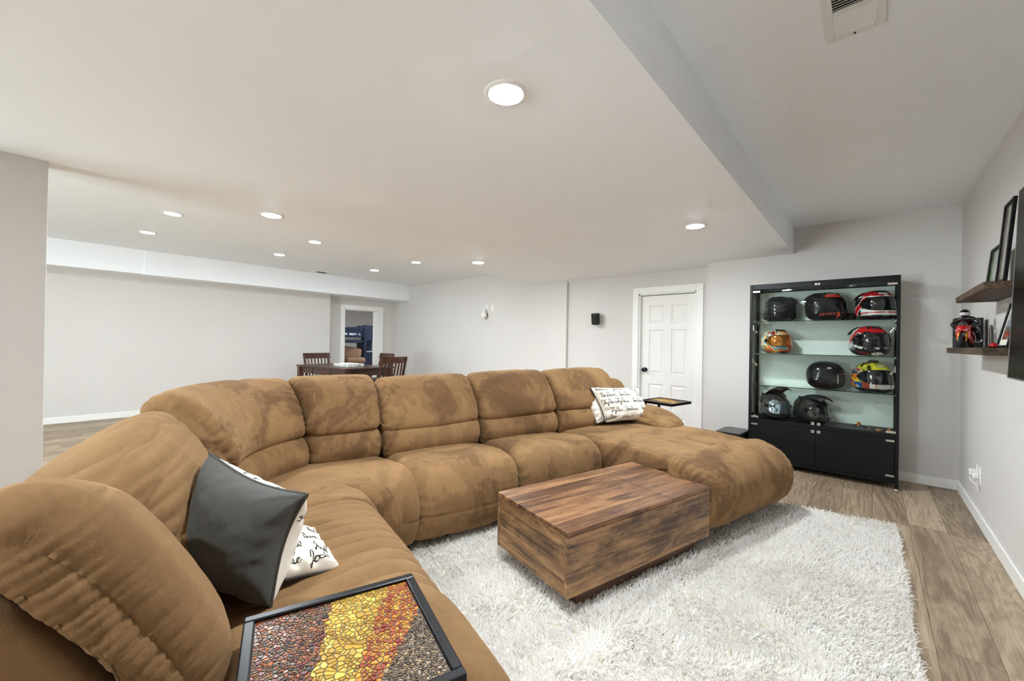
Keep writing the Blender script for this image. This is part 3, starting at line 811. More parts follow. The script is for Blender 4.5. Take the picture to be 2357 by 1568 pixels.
# ------------------------------------------------------------------ throw pillows
def pillow(name, label, corners, thick, front, back, group=None, seed=1, n=56, concave=.10, text=None):
    """corners TL,TR,BR,BL in world space; front normal = (TR-TL)x(BL-TL) reversed towards the viewer"""
    TL, TR, BR, BL = [np.array(c, float) for c in corners]
    cen = (TL + TR + BR + BL) / 4
    t = thing(name, label, 'pillow', tuple(np.array([cen[0], cen[1], min(c[2] for c in corners)])), 0, group)
    nrm = np.cross(BL - TL, TR - TL); nrm /= np.linalg.norm(nrm)
    def surf(a, b, side):
        """a,b in [-1,1]"""
        a = np.asarray(a, float); b = np.asarray(b, float)
        ax = a * (1 - concave * (1 - b * b) * np.abs(a) ** 3 - .05 * (a * b) ** 4)
        bx = b * (1 - concave * (1 - a * a) * np.abs(b) ** 3 - .05 * (a * b) ** 4)
        x = (ax + 1) / 2; y = (bx + 1) / 2
        P = (TL[None] * ((1 - x) * (1 - y))[:, None] + TR[None] * (x * (1 - y))[:, None] + BR[None] * (x * y)[:, None] + BL[None] * ((1 - x) * y)[:, None])
        h = thick * ((1 - np.abs(a) ** 2.6) * (1 - np.abs(b) ** 2.6)) ** .55
        edge = np.minimum(1 - np.abs(a), 1 - np.abs(b))
        h = h + .011 * fbm(a * 2.3 + seed, b * 2.3, seed, 3) * np.clip(edge * 4, 0, 1)
        rad = np.arctan2(b, a)
        h = h + .006 * np.exp(-((edge - .12) / .12) ** 2) * np.sin(rad * 16 + 3 * fbm(a * 2, b * 2, seed + 7, 2)) * np.clip(edge * 8, 0, 1)
        return P + nrm[None] * (side * h)[:, None]
    g = np.linspace(-1, 1, n); g = np.sign(g) * (1 - (1 - np.abs(g)) ** 1.35)
    a, b = [q.ravel() for q in np.meshgrid(g, g, indexing='ij')]
    idx = np.arange(n * n).reshape(n, n)
    F = np.stack([idx[:-1, :-1], idx[1:, :-1], idx[1:, 1:], idx[:-1, 1:]], -1).reshape(-1, 4)
    link(quads(surf(a, b, 1.0), F[:, ::-1]), 'front_cover', M[front], t, True)
    link(quads(surf(a, b, -1.0), F), 'back_cover', M[back], t, True)
    k = np.linspace(-1, 1, 40)
    ring = [(x, -1) for x in k[:-1]] + [(1, y) for y in k[:-1]] + [(-x, 1) for x in k[:-1]] + [(-1, -y) for y in k[:-1]]
    ra = np.array(ring)
    MB().tube([tuple(p) for p in surf(ra[:, 0], ra[:, 1], 0.0)], .0048, 8, closed=True).build('piping', M['piping'], t, True, smooth=True)
    if text:
        for side, strokes in text:
            V, Fs = [], []
            for st in strokes:
                s = np.array(st)
                # densify
                L = np.concatenate([[0], np.cumsum(np.linalg.norm(np.diff(s, axis=0), axis=1))])
                m = max(6, int(L[-1] / .012)); q = np.linspace(0, L[-1], m)
                s = np.stack([np.interp(q, L, s[:, 0]), np.interp(q, L, s[:, 1])], 1)
                s = s[(np.abs(s[:, 0]) < .985) & (np.abs(s[:, 1]) < .985)]
                if len(s) < 4: continue
                d = np.gradient(s, axis=0); d /= np.linalg.norm(d, axis=1)[:, None] + 1e-9
                nn = np.stack([-d[:, 1], d[:, 0]], 1)
                wd = (.0066 + .0046 * np.abs(np.sin(np.arange(len(s)) * .21)))[:, None]
                A_ = surf(s[:, 0] + nn[:, 0] * wd[:, 0], s[:, 1] + nn[:, 1] * wd[:, 0], side) + nrm * side * .0009
                B_ = surf(s[:, 0] - nn[:, 0] * wd[:, 0], s[:, 1] - nn[:, 1] * wd[:, 0], side) + nrm * side * .0009
                o = sum(len(x) for x in V); mm = len(s)
                V.append(A_); V.append(B_)
                for i in range(mm - 1): Fs.append((o + i, o + i + 1, o + mm + i + 1, o + mm + i))
            if V: link(quads(np.concatenate(V), np.array(Fs)), 'script_print', M['ink'], t, True)
    return t

def script(seed, rows, size):
    """loopy handwriting: words made of cursive strokes in pillow coordinates"""
    r = np.random.default_rng(seed)
    def arc(cx, cy, rx, ry, a0, a1, n=14): return [(cx + rx * math.cos(t), cy + ry * math.sin(t)) for t in np.linspace(a0, a1, n)]
    def glyph(ch):
        p = math.pi
        if ch == 'l': return [(0, 0)] + arc(.35, -.75, .18, .62, p * .75, p * 2.2) + [(.25, -.15), (.4, 0), (.6, -.1)], .55
        if ch == 'o': return arc(.3, -.25, .28, .25, -p * .5, p * 1.6) + [(.65, -.42)], .62
        if ch == 'e': return [(0, -.2), (.25, -.25)] + arc(.25, -.27, .22, .25, 0, -p * 1.75, 12) + [(.6, -.1)], .55
        if ch == 'v': return [(0, -.45), (.18, 0), (.4, -.5), (.55, -.42)], .52
        if ch == 's': return [(0, 0), (.3, -.55), (.42, -.2), (.25, .02), (.5, -.1)], .48
        if ch == 'b': return [(0, 0)] + arc(.3, -.8, .16, .6, p * .75, p * 2.1) + [(.2, -.1)] + arc(.38, -.2, .2, .22, p, p * 3.0) + [(.75, -.4)], .7
        if ch == 'T': return [(-.2, -1.0), (.1, -1.25), (.5, -1.1), (.95, -1.3), (.5, -1.15), (.35, -.5), (.15, .1), (-.1, .05)], .55
        if ch == 'y': return [(0, -.45), (.2, 0), (.45, -.5), (.25, .55), (.0, .6), (.3, .15), (.6, -.1)], .55
        if ch == 'c': return arc(.3, -.25, .26, .27, -p * .3, -p * 1.7) + [(.6, -.15)], .52
        if ch == 'a': return arc(.3, -.25, .26, .27, -p * .2, -p * 2.1) + [(.55, -.02), (.7, -.1)], .6
        if ch == 'f': return arc(.3, -.7, .16, .6, p * .9, p * 2.1) + [(.1, .6), (.0, .3), (.35, -.1), (.6, -.2)], .5
        if ch == '-': return [(0, -.15), (.5, -.3), (.9, -.2)], .7
        return [(0, 0), (.3, -.1)], .3
    out = []
    for x, y, word, rot in rows:
        st = []; cx = 0
        sz = size * r.uniform(.85, 1.15)
        for ch in word:
            g, w_ = glyph(ch)
            st += [(cx + gx, gy) for gx, gy in g]; cx += w_
        c, s = math.cos(rot), math.sin(rot)
        out.append([(x + sz * (c * px - s * py), y + sz * (s * px + c * py)) for px, py in st])
    return out
words = ['loves-', 'bela', 'Tylcs-', 'lol', 'beauc', 'Tyles', 'loloc', 'vo', 'fool', 'lof-', 'beles', 'Tylo']
def rows_for(seed, n=15):
    r = np.random.default_rng(seed); out = []
    ys = np.linspace(-.72, .86, 5)
    for j, y in enumerate(ys):
        for x in (-.97, -.33, .34):
            out.append((x + r.uniform(-.08, .08) + (.18 if j % 2 else 0), y + r.uniform(-.05, .05), words[int(r.integers(len(words)))], r.uniform(-.22, .05)))
    return out
PG = 'throw pillows on the sofa'
pillow('throw_pillow', 'charcoal linen throw pillow with cream back propped on the near sofa seat', [vu(-1.60, -.09, .845), vu(-1.33, .175, .742), vu(-1.275, .075, .455), vu(-1.47, -.09, .49)], .14, 'charcoal', 'cream', PG, 3, concave=.20,
       text=[(-1.0, script(5, rows_for(5), .17))])
pillow('throw_pillow', 'charcoal and cream throw pillow lying low behind the propped one, near arm', [vu(-1.66, -.04, .56), vu(-1.63, .23, .50), vu(-1.355, .275, .475), vu(-1.33, .0, .50)], .055, 'cream', 'charcoal', PG, 9,
       text=[(1.0, script(8, rows_for(8), .17))])
pillow('throw_pillow', 'cream throw pillow printed with black handwriting leaning on the chaise', [vu(-2.72, 2.66, .800), vu(-2.60, 3.20, .790), vu(-2.44, 3.215, .485), vu(-2.56, 2.715, .485)], .085, 'cream', 'charcoal', PG, 14,
       text=[(1.0, script(14, rows_for(14), .175))])
pillow('throw_pillow', 'pale plain throw pillow wedged behind the handwriting one on the chaise', [vu(-2.735, 2.60, .72), vu(-2.72, 3.02, .72), vu(-2.62, 3.05, .49), vu(-2.62, 2.66, .47)], .06, 'cream', 'cream', PG, 22)
# ------------------------------------------------------------------ coffee table (lift top, plinth base)
ct = thing('coffee_table', 'rustic brown wood-grain box coffee table on the white rug', 'coffee table', (-1.10, 2.075, 0.02), -math.radians(14.6))
TL_, TW_, T0, T1 = 1.095, .565, .075, .362      # length (y), width (x), bottom, top relative to the base
MB().span((-TW_ / 2, -TL_ / 2, T1 - .020), (TW_ / 2, TL_ / 2 * .345, T1), .0012).build('lift_top', M['rustic_y'], ct)
MB().span((-TW_ / 2, TL_ / 2 * .345 + .003, T1 - .020), (TW_ / 2, TL_ / 2, T1), .0012).build('fixed_top', M['rustic_y'], ct)
pt = .018
for sx in (-1, 1):
    MB().span((sx * TW_ / 2, -TL_ / 2, T0), (sx * (TW_ / 2 - pt), TL_ / 2, T1 - .0225), .001).build('side_panel', M['rustic_side'], ct)
for sy in (-1, 1):
    MB().span((-TW_ / 2 + pt, sy * (TL_ / 2 - .003), T0), (TW_ / 2 - pt, sy * (TL_ / 2 - pt), T1 - .0225), .001).build('end_panel', M['rustic_end'], ct)
MB().span((-TW_ / 2 + pt, -TL_ / 2 + pt, T0), (TW_ / 2 - pt, TL_ / 2 - pt, T0 + .016)).build('bottom_panel', M['rustic_y'], ct)
bx, by = TW_ / 2 - .035, TL_ / 2 - .085
pm = wood('plinth_wood', ('#2f1f16', '#4f3626', '#6e4f38'), 1, 8.0, .12, .45, knots=.2)
for sx in (-1, 1): MB().span((sx * bx, -by, 0), (sx * (bx - .016), by, T0)).build('plinth_board', pm, ct)
for sy in (-1, 1): MB().span((-bx + .016, sy * by, 0), (bx - .016, sy * (by - .016), T0)).build('plinth_board', pm, ct)

# ------------------------------------------------------------------ shaggy rug
rug = thing('area_rug', 'thick white shag area rug under the coffee table', 'rug', (-1.1, 2.2, 0))
RC = np.array([(.150, .55), (.150, 3.73), (-2.28, 3.40), (-2.28, .35)])     # plan corners
m = MB(); m.prism([tuple(c) for c in RC], .001, .012)
m.build('backing', simple('rug_backing', '#e6e1d8', .95), rug, True)
def rug_pile():
    n = 165000
    a, b = rng.random(n), rng.random(n)
    # corners: right-near, right-far, left-far, left-near
    P = (RC[0] * ((1 - a) * (1 - b))[:, None] + RC[1] * ((1 - a) * b)[:, None] + RC[2] * (a * b)[:, None] + RC[3] * (a * (1 - b))[:, None])
    keep = ~((P[:, 0] < -1.95) & (P[:, 1] < 2.4)) & ~((P[:, 0] < -1.35) & (P[:, 1] < .75)) & (P[:, 1] > .62)
    P = P[keep]; n = len(P)
    # patches of pile lie in a common direction
    ang = 6.28 * fbm(P[:, 0] * 2.1, P[:, 1] * 2.1, 5, 2) + rng.normal(0, .9, n)
    ln = rng.uniform(.026, .044, n); lean = rng.uniform(.35, 1.0, n)
    hx, hy = np.cos(ang) * lean, np.sin(ang) * lean
    hz = np.sqrt(np.clip(1.25 - lean ** 2, .12, 1))
    d = np.stack([hx, hy, hz], 1); d /= np.linalg.norm(d, axis=1)[:, None]
    side = np.stack([-np.sin(ang + rng.normal(0, .8, n)), np.cos(ang), np.zeros(n)], 1); side /= np.linalg.norm(side, axis=1)[:, None]
    w = rng.uniform(.0019, .0034, n)[:, None]
    base = np.stack([P[:, 0], P[:, 1], np.full(n, .008)], 1)
    mid = base + d * (ln * .55)[:, None] + np.array([0, 0, .004])
    tip = base + d * ln[:, None] * 1.0 - np.array([0, 0, 1]) * (lean * .008)[:, None]
    tip[:, 2] = np.maximum(tip[:, 2], .012)
    V = np.stack([base - side * w * .7, base + side * w * .7, mid - side * w, mid + side * w, tip - side * w * .55, tip + side * w * .55], 1).reshape(-1, 3)
    o = (np.arange(n) * 6)[:, None]
    F = np.concatenate([o + np.array([0, 1, 3, 2]), o + np.array([2, 3, 5, 4])])
    me = quads(V, F, True)
    tone = .9 + .1 * rng.random(n); warm = rng.random(n)
    c = np.array(lin('#faf8f5'))[None] * tone[:, None]
    tan = rng.random(n) < .022
    c[tan] = np.array(lin('#e6d9c3'))
    add_cols(me, np.repeat(c, 6, axis=0))
    t = NT('shag_pile'); at = t.n('ShaderNodeAttribute', attribute_name='Col')
    df = t.n('ShaderNodeBsdfDiffuse', {'Color': at.outputs[0]}); tl = t.n('ShaderNodeBsdfTranslucent', {'Color': at.outputs[0]})
    mx = t.n('ShaderNodeMixShader', {0: .5, 1: df.outputs[0], 2: tl.outputs[0]})
    o_ = [x for x in t.t.nodes if x.type == 'OUTPUT_MATERIAL'][0]; t.t.links.new(mx.outputs[0], o_.inputs[0])
    tag(link(me, 'pile', t.m, rug, True), kind='stuff')
rug_pile()

# ------------------------------------------------------------------ mosaic C-shaped side tables
def tilemat():
    t = NT('mosaic_glass'); at = t.n('ShaderNodeAttribute', attribute_name='Col')
    uv = t.n('ShaderNodeUVMap'); sx = t.n('ShaderNodeSeparateXYZ', {0: uv.outputs[0]})
    # metallic streaks in the glass of the red and amber pieces (alpha stores the amount)
    w = t.math('FRACT', t.math('MULTIPLY', sx.outputs[0], 230.0))
    n = t.noise(uv.outputs[0], 600.0, 2)
    st = t.ramp(t.math('ADD', w, t.math('MULTIPLY', n, .5)), [(.78, (0, 0, 0)), (.86, (1, 1, 1)), (.97, (1, 1, 1)), (1.0, (0, 0, 0))])
    f = t.math('MULTIPLY', st, at.outputs['Alpha'])
    vo = t.noise(t.coord(), 260.0, 3, .7)
    base = t.mix(t.math('MULTIPLY', vo, .5), at.outputs[0], t.mix(.5, at.outputs[0], (*lin('#3a2a12'), 1)))
    t.set(t.b, 'Base Color', t.mix(f, base, (*lin('#c9963c'), 1)))
    t.set(t.b, 'Roughness', .38); t.set(t.b, 'Metallic', .3); t.set(t.b, 'Coat Weight', .15); t.set(t.b, 'Coat Roughness', .2)
    t.bump(vo, .25, .002)
    return t.m
M['tile'] = tilemat()
M['grout'] = simple('grey_grout', '#6a6866', .85)

def clip(poly, px, py, nx, ny):
    out = []
    for i in range(len(poly)):
        a, b = poly[i], poly[(i + 1) % len(poly)]
        da = (a[0] - px) * nx + (a[1] - py) * ny; db = (b[0] - px) * nx + (b[1] - py) * ny
        if da <= 0: out.append(a)
        if (da < 0 < db) or (db < 0 < da):
            k = da / (da - db); out.append((a[0] + (b[0] - a[0]) * k, a[1] + (b[1] - a[1]) * k))
    return out

def mosaic(S, dens=1.0, seed=3):
    """Voronoi tiles on a square of half size S. x runs from the left edge to the right edge, y from far to near"""
    r = np.random.default_rng(seed)
    def zone(x, y):
        # diagonal colour bands
        g0 = -.009 - (x + .155) * .252; g1 = .107 - (x + .152) * .43; g2 = .149 - (x + .033) * .735
        if y < g0: return 0
        if y < g1: return 1
        if y < g2: return 2
        return 3
    size = {0: .0072, 1: .0098, 2: .0082, 3: .0056}
    pts = []
    step = .0050 / dens
    for gx in np.arange(-S, S, step):
        for gy in np.arange(-S, S, step):
            x, y = gx + r.uniform(0, step), gy + r.uniform(0, step)
            z = zone(x, y)
            if r.random() < (step / (size[z] / dens)) ** 2: pts.append((x, y, z))
    P = np.array(pts); tiles = []
    for i in range(len(P)):
        x, y, z = P[i]
        if abs(x) > S or abs(y) > S: continue
        d = (P[:, 0] - x) ** 2 + (P[:, 1] - y) ** 2; o = np.argsort(d)[1:22]
        poly = [(-S, -S), (S, -S), (S, S), (-S, S)]
        for k in o:
            nx, ny = P[k, 0] - x, P[k, 1] - y; l = math.hypot(nx, ny)
            if l < 1e-6: continue
            g = .0008
            poly = clip(poly, (x + P[k, 0]) / 2 - nx / l * g, (y + P[k, 1]) / 2 - ny / l * g, nx / l, ny / l)
            if len(poly) < 3: break
        if len(poly) >= 3:
            ar = abs(sum(poly[a][0] * poly[(a + 1) % len(poly)][1] - poly[(a + 1) % len(poly)][0] * poly[a][1] for a in range(len(poly)))) / 2
            tiles.append((int(z), poly, ar))
    return tiles
PAL = {0: ['#3d0d0c', '#5c120d', '#260d0c', '#6e240b', '#1d0f0d', '#8a3d12', '#500a0e'], 1: ['#b8922c', '#c4a23a', '#a88022', '#d3b650', '#b48c29'],
       2: ['#b87518', '#a44f14', '#bf8c22', '#8a2010', '#c99a36', '#a66317', '#983a14'], 3: ['#3f3026', '#6b5746', '#261d19', '#8a7661', '#524230', '#9a8468']}
STREAK = {0: .75, 1: .0, 2: .55, 3: .45}
def tile_mesh(tl, z0, h, r):
    V, F, C, UVs = [], [], [], []
    for z, poly, ar in tl:
        n = len(poly); o = len(V)
        cx = sum(p[0] for p in poly) / n; cy = sum(p[1] for p in poly) / n
        ti, tj = r.normal(0, .035, 2)
        for (x, y) in poly: V.append((x, y, z0))
        for (x, y) in poly: V.append((cx + (x - cx) * .94, cy + (y - cy) * .94, z0 + h + (x - cx) * ti + (y - cy) * tj))
        F.append(tuple(range(o + n, o + 2 * n)))
        for i in range(n): F.append((o + i, o + (i + 1) % n, o + n + (i + 1) % n, o + n + i))
        col = np.array(lin(PAL[z][int(r.integers(len(PAL[z])))])) * r.uniform(.8, 1.2)
        C += [(*col, STREAK[z] if r.random() < .8 else 0.0)] * (2 * n)
        a = r.uniform(0, 6.28); c_, s_ = math.cos(a), math.sin(a)
        UVs += [(c_ * v[0] - s_ * v[1], s_ * v[0] + c_ * v[1]) for v in V[o:o + 2 * n]]
    me = bpy.data.meshes.new('tile'); me.from_pydata(V, [], F); me.update()
    add_cols(me, C)
    ul = me.uv_layers.new(name='UVMap')
    vi = np.zeros(len(me.loops), np.int32); me.loops.foreach_get('vertex_index', vi)
    ul.data.foreach_set('uv', np.array(UVs, np.float32)[vi].ravel())
    return me

def c_table(label, loc, rotz, size, ztop, posts, seed, singles):
    t = thing('side_table', label, 'side table', loc, rotz, 'black C-shaped side tables with mosaic tops')
    S = size / 2; fw = .020
    f = MB()
    for sx in (-1, 1): f.span((sx * S, -S, ztop - .026), (sx * (S - fw), S, ztop), .003, 2)
    for sy in (-1, 1): f.span((-S + fw, sy * S, ztop - .026), (S - fw, sy * (S - fw), ztop), .003, 2)
    f.build('frame', M['blackmetal'], t, smooth=False)
    top = MB().span((-S + fw, -S + fw, ztop - .018), (S - fw, S - fw, ztop - .0075)).build('tile_bed', M['grout'], t)
    tiles = mosaic(S - fw - .0012, 1.0 if singles else .8, seed)
    tiles.sort(key=lambda q: -q[2])
    r = np.random.default_rng(seed)
    if singles:
        for q in tiles[:300]: link(tile_mesh([q], ztop - .0075, .0016, r), 'tile', M['tile'], top)
        tag(link(tile_mesh(tiles[300:], ztop - .0075, .0016, r), 'small_tiles', M['tile'], top), kind='stuff')
    else:
        tag(link(tile_mesh(tiles, ztop - .0075, .0016, r), 'small_tiles', M['tile'], top), kind='stuff')
    (x0, y0), (x1, y1), (bx_, by_) = posts     # two posts and the direction of the floor runners
    for x, y in ((x0, y0), (x1, y1)):
        MB().box((x, y, (ztop - .026 + .02) / 2), (.020, .020, ztop - .026 - .02), .002).build('post', M['blackmetal'], t)
        L = size * .92
        MB().box((x + bx_ * L / 2, y + by_ * L / 2, .010), (abs(bx_) * L + .02, abs(by_) * L + .02, .02), .002).build('runner', M['blackmetal'], t)
    return t
A15 = -TH
S1 = .345
p = vu(-.803, .170)
c_table('black-framed mosaic table with gold and red tile bands over the near arm', (p[0], p[1], 0), A15 + math.radians(-4.0), S1, .63, ((S1 / 2 - .014, -.12), (S1 / 2 - .014, .02), (-1, 0)), 3, True)
p = vu(-2.535, 3.535)
c_table('black mosaic-topped side table standing beyond the chaise by the door', (p[0], p[1], 0), A15 + math.radians(4), .355, .64, ((-.115, -.355 / 2 + .012), (.035, -.355 / 2 + .012), (0, 1)), 11, False)
# ------------------------------------------------------------------ glass display cabinet
CX0, CX1, CY0, CY1, CZ = -.928, .190, 4.727, 5.093, 1.824
cab = thing('display_cabinet', 'tall black framed glass display cabinet holding motorcycle helmets', 'display cabinet', ((CX0 + CX1) / 2, (CY0 + CY1) / 2, 0))
pst = .024
for x in (CX0 + pst / 2, CX1 - pst / 2):
    for y in (CY0 + pst / 2, CY1 - pst / 2):
        MB().box((x, y, CZ / 2 + .004), (pst, pst, CZ - .008), .002).build('post', M['black'], cab, True)
        MB().cyl((x, y, 0), (x, y, .012), .012, n=12).build('foot', M['whiteplastic'], cab, True)
MB().span((CX0 + pst, CY0, 1.772), (CX1 - pst, CY0 + pst, CZ), .002).span((CX0 + pst, CY1 - pst, 1.772), (CX1 - pst, CY1, CZ), .002).span((CX0, CY0 + pst, 1.772), (CX0 + pst, CY1 - pst, CZ)).span((CX1 - pst, CY0 + pst, 1.772), (CX1, CY1 - pst, CZ)).build('top_rail', M['black'], cab, True)
MB().span((CX0 + pst, CY0 + pst, 1.782), (CX1 - pst, CY1 - pst, 1.80)).build('top_panel', M['blackpanel'], cab, True)
DECK = .470
MB().span((CX0 + pst, CY0 + .004, DECK - .036), (CX1 - pst, CY1 - .004, DECK), .001).build('deck', M['blackpanel'], cab, True)
MB().span((CX0 + pst, CY0 + .006, .050), (CX1 - pst, CY1 - .004, .085)).build('bottom_panel', M['blackpanel'], cab, True)
for x in (CX0 + .006, CX1 - .010): MB().span((x, CY0 + pst, .05), (x + .004, CY1 - pst, DECK - .036)).build('side_panel', M['blackpanel'], cab, True)
MB().span((CX0 + pst, CY1 - .012, .05), (CX1 - pst, CY1 - .006, 1.772)).build('back_panel', simple('pale_green_backing', '#e3e9e4', .5), cab, True)
xm = (CX0 + CX1) / 2 - .005
for x0, x1, hx in ((CX0 + .027, xm - .0015, -1), (xm + .0015, CX1 - .027, 1)):
    d = MB().span((x0, CY0 + .001, .086), (x1, CY0 + .017, DECK - .038), .001).build('door', M['blackpanel'], cab, True)
    xs = x0 if hx < 0 else x1 - .055
    for zz in (.115, DECK - .058):
        MB().span((xs, CY0 - .004, zz - .008), (xs + .055, CY0 + .001, zz + .008), .001).build('hinge', M['nickel'], d, True)
    g = MB().span((x0, CY0 + .003, DECK + .004), (x1, CY0 + .007, 1.768)).build('glass_door', M['glass'], cab, True)
    for zz in (DECK + .016, 1.752):
        MB().span((xs, CY0 - .002, zz - .009), (xs + .062, CY0 + .009, zz + .009), .001).build('hinge', M['nickel'], g, True)
    xk = xm - .022 if hx < 0 else xm + .022
    for par, zz in ((d, DECK - .062), (g, DECK + .012)):
        lk = MB().span((xk - .014, CY0 - .006, zz - .014), (xk + .014, CY0 + .004, zz + .014), .003).build('lock', M['nickel'], par, True)
    MB().cyl((xk * .5 + xm * .5, CY0 - .006, 1.79), (xk * .5 + xm * .5, CY0 + .002, 1.79), .009, n=14).build('catch', M['nickel'], cab, True)
for i, (x, nm) in enumerate(((CX0 + .008, 'l'), (CX1 - .012, 'r'))):
    MB().span((x, CY0 + pst, DECK), (x + .004, CY1 - pst, 1.772)).build('side_glass', M['glass'], cab, True)
SH = [.806, 1.128, 1.452]
for z in SH:
    s = MB().span((CX0 + .014, CY0 + .030, z - .006), (CX1 - .014, CY1 - .03, z)).build('glass_shelf', M['glass_shelf'], cab, True)
    MB().span((CX0 + .014, CY0 + .0285, z - .006), (CX1 - .014, CY0 + .030, z)).build('shelf_edge', M['glass_edge'], s, True)
    for x in (CX0 + .022, CX1 - .022):
        for y in (CY0 + .05, CY1 - .05): MB().cyl((x, y, z - .018), (x, y, z - .006), .006, n=10).build('shelf_support', M['nickel'], s, True)
# swivel spot lights on the posts
for x, sx, z in ((CX0 + pst, 1, 1.385), (CX0 + pst, 1, 1.05), (CX1 - pst, -1, 1.385), (CX1 - pst, -1, 1.02)):
    sp = MB().box((x + sx * .004, CY0 + .028, z), (.010, .012, .06), .002).build('spot_light', M['chrome'], cab, True)
    a = Vector((x + sx * .012, CY0 + .04, z - .005)); b = a + Vector((sx * .022, .018, -.038))
    MB().cyl(a, b, .006, .016, 16).build('reflector', M['chrome'], sp, True, smooth=True)
    MB().cyl(b - (b - a) * .02, b + (b - a) * .02, .014, n=16).build('bulb', M['lens'], sp, True)
for x in (-.62, -.13):
    MB().cyl((x, 4.91, 1.772), (x, 4.91, 1.782), .032, n=20).build('puck_light', M['nickel'], cab, True)

# ------------------------------------------------------------------ text printed on surfaces
def text_pts(s, size, shear=0.0):
    cu = bpy.data.curves.new('txt', 'FONT'); cu.body = s; cu.size = size; cu.align_x = 'CENTER'; cu.align_y = 'CENTER'; cu.shear = shear
    cu.resolution_u = 3
    o = bpy.data.objects.new('txt', cu); COL.objects.link(o)
    bpy.context.view_layer.update()
    me = o.evaluated_get(bpy.context.evaluated_depsgraph_get()).to_mesh()
    bm = bmesh.new(); bm.from_mesh(me)
    bmesh.ops.triangulate(bm, faces=bm.faces[:])
    for _ in range(1): bmesh.ops.subdivide_edges(bm, edges=[e for e in bm.edges if e.calc_length() > size * .25], cuts=1); bmesh.ops.triangulate(bm, faces=bm.faces[:])
    V = np.array([v.co[:] for v in bm.verts]); bm.verts.index_update(); F = [[v.index for v in f.verts] for f in bm.faces]
    bm.free(); o.evaluated_get(bpy.context.evaluated_depsgraph_get()).to_mesh_clear()
    bpy.data.objects.remove(o, do_unlink=True); bpy.data.curves.remove(cu)
    return V, F
def ellipse_pts(rx, ry, n=28, ri=0.0):
    t = np.linspace(0, 2 * math.pi, n, endpoint=False)
    V = [(0, 0, 0)] + [(rx * math.cos(a), ry * math.sin(a), 0) for a in t]
    return np.array(V), [[0, 1 + i, 1 + (i + 1) % n] for i in range(n)]

# ------------------------------------------------------------------ helmets: x forward, z up, origin under the centre
def smooth01(x, a, b):
    t = np.clip((x - a) / (b - a), 0, 1); return t * t * (3 - 2 * t)
def hsurf(az, el, style='full', off=0.0):
    """point on the shell for azimuth (0 = front) and elevation"""
    az = np.asarray(az, float); el = np.asarray(el, float)
    dx, dy, dz = np.cos(el) * np.cos(az), np.cos(el) * np.sin(az), np.sin(el)
    ax, ay, az_ = .148, .121, .128
    front = np.clip(dx, 0, 1)
    p = 2.25 + .95 * smooth01(-dz, .0, .55)
    rr = 1.0 / ((np.abs(dx) / ax) ** p + (np.abs(dy) / ay) ** p + (np.abs(dz) / az_) ** p) ** (1 / p)
    if style in ('full', 'adv'):
        low = smooth01(-dz, .0, .75)
        rr = rr * (1 + .16 * low * front ** 2 + (.05 if style == 'adv' else 0) * low * front ** 4)
        rr = rr * (1 + .05 * smooth01(-dx, .3, .9) * smooth01(dz, -.3, .3))
    rr = rr + off
    x, y, z = rr * dx, rr * dy, rr * dz + .128
    return np.stack([x, y, np.maximum(z, .004)], -1)
def grid_mesh(az0, az1, el0, el1, na, ne, style, off, wrap=False):
    a = np.linspace(az0, az1, na, endpoint=not wrap); e = np.linspace(el0, el1, ne)
    A, E_ = np.meshgrid(a, e, indexing='ij')
    V = hsurf(A.ravel(), E_.ravel(), style, off); idx = np.arange(na * ne).reshape(na, ne)
    if wrap: idx = np.vstack([idx, idx[:1]])
    F = np.stack([idx[:-1, :-1], idx[1:, :-1], idx[1:, 1:], idx[:-1, 1:]], -1).reshape(-1, 4)
    return V, F, A.ravel(), E_.ravel()
def decal(t, VF, az, el, style, col, off=.0022, flip=False, rot=0.0, mat=None):
    V, F = VF
    c, s = math.cos(rot), math.sin(rot)
    x = V[:, 0] * c - V[:, 1] * s; y = V[:, 0] * s + V[:, 1] * c
    r = .135
    az_ = az + x / (r * max(.5, math.cos(el))); el_ = el + y / r
    P = hsurf(az_, el_, style, off)
    me = bpy.data.meshes.new('decal'); me.from_pydata([tuple(p) for p in P], [], F); me.update()
    return link(me, 'printed_mark', mat or simple('print_' + col[1:], col, .3, coat=.4), t)
VIS = {'dark': simple('dark_visor', '#0b0d12', .05, coat=1.0), 'orange': None, 'blue': None, 'smoke': simple('smoke_visor', '#15171c', .04, coat=1.0)}
def irid(name, cs):
    t = NT(name); v = t.coord(scale=(4, 4, 5)); n = t.noise(v, 1.2, 2, .5, .6)
    t.set(t.b, 'Base Color', t.ramp(n, [(.3, lin(cs[0])), (.5, lin(cs[1])), (.7, lin(cs[2]))])); t.set(t.b, 'Metallic', .85); t.set(t.b, 'Roughness', .08); t.set(t.b, 'Coat Weight', 1.0)
    return t.m
VIS['orange'] = irid('iridium_orange_visor', ('#d64a12', '#f09a2a', '#8c1f0c'))
VIS['blue'] = irid('chrome_blue_visor', ('#3c5877', '#b7c9d8', '#24364d'))
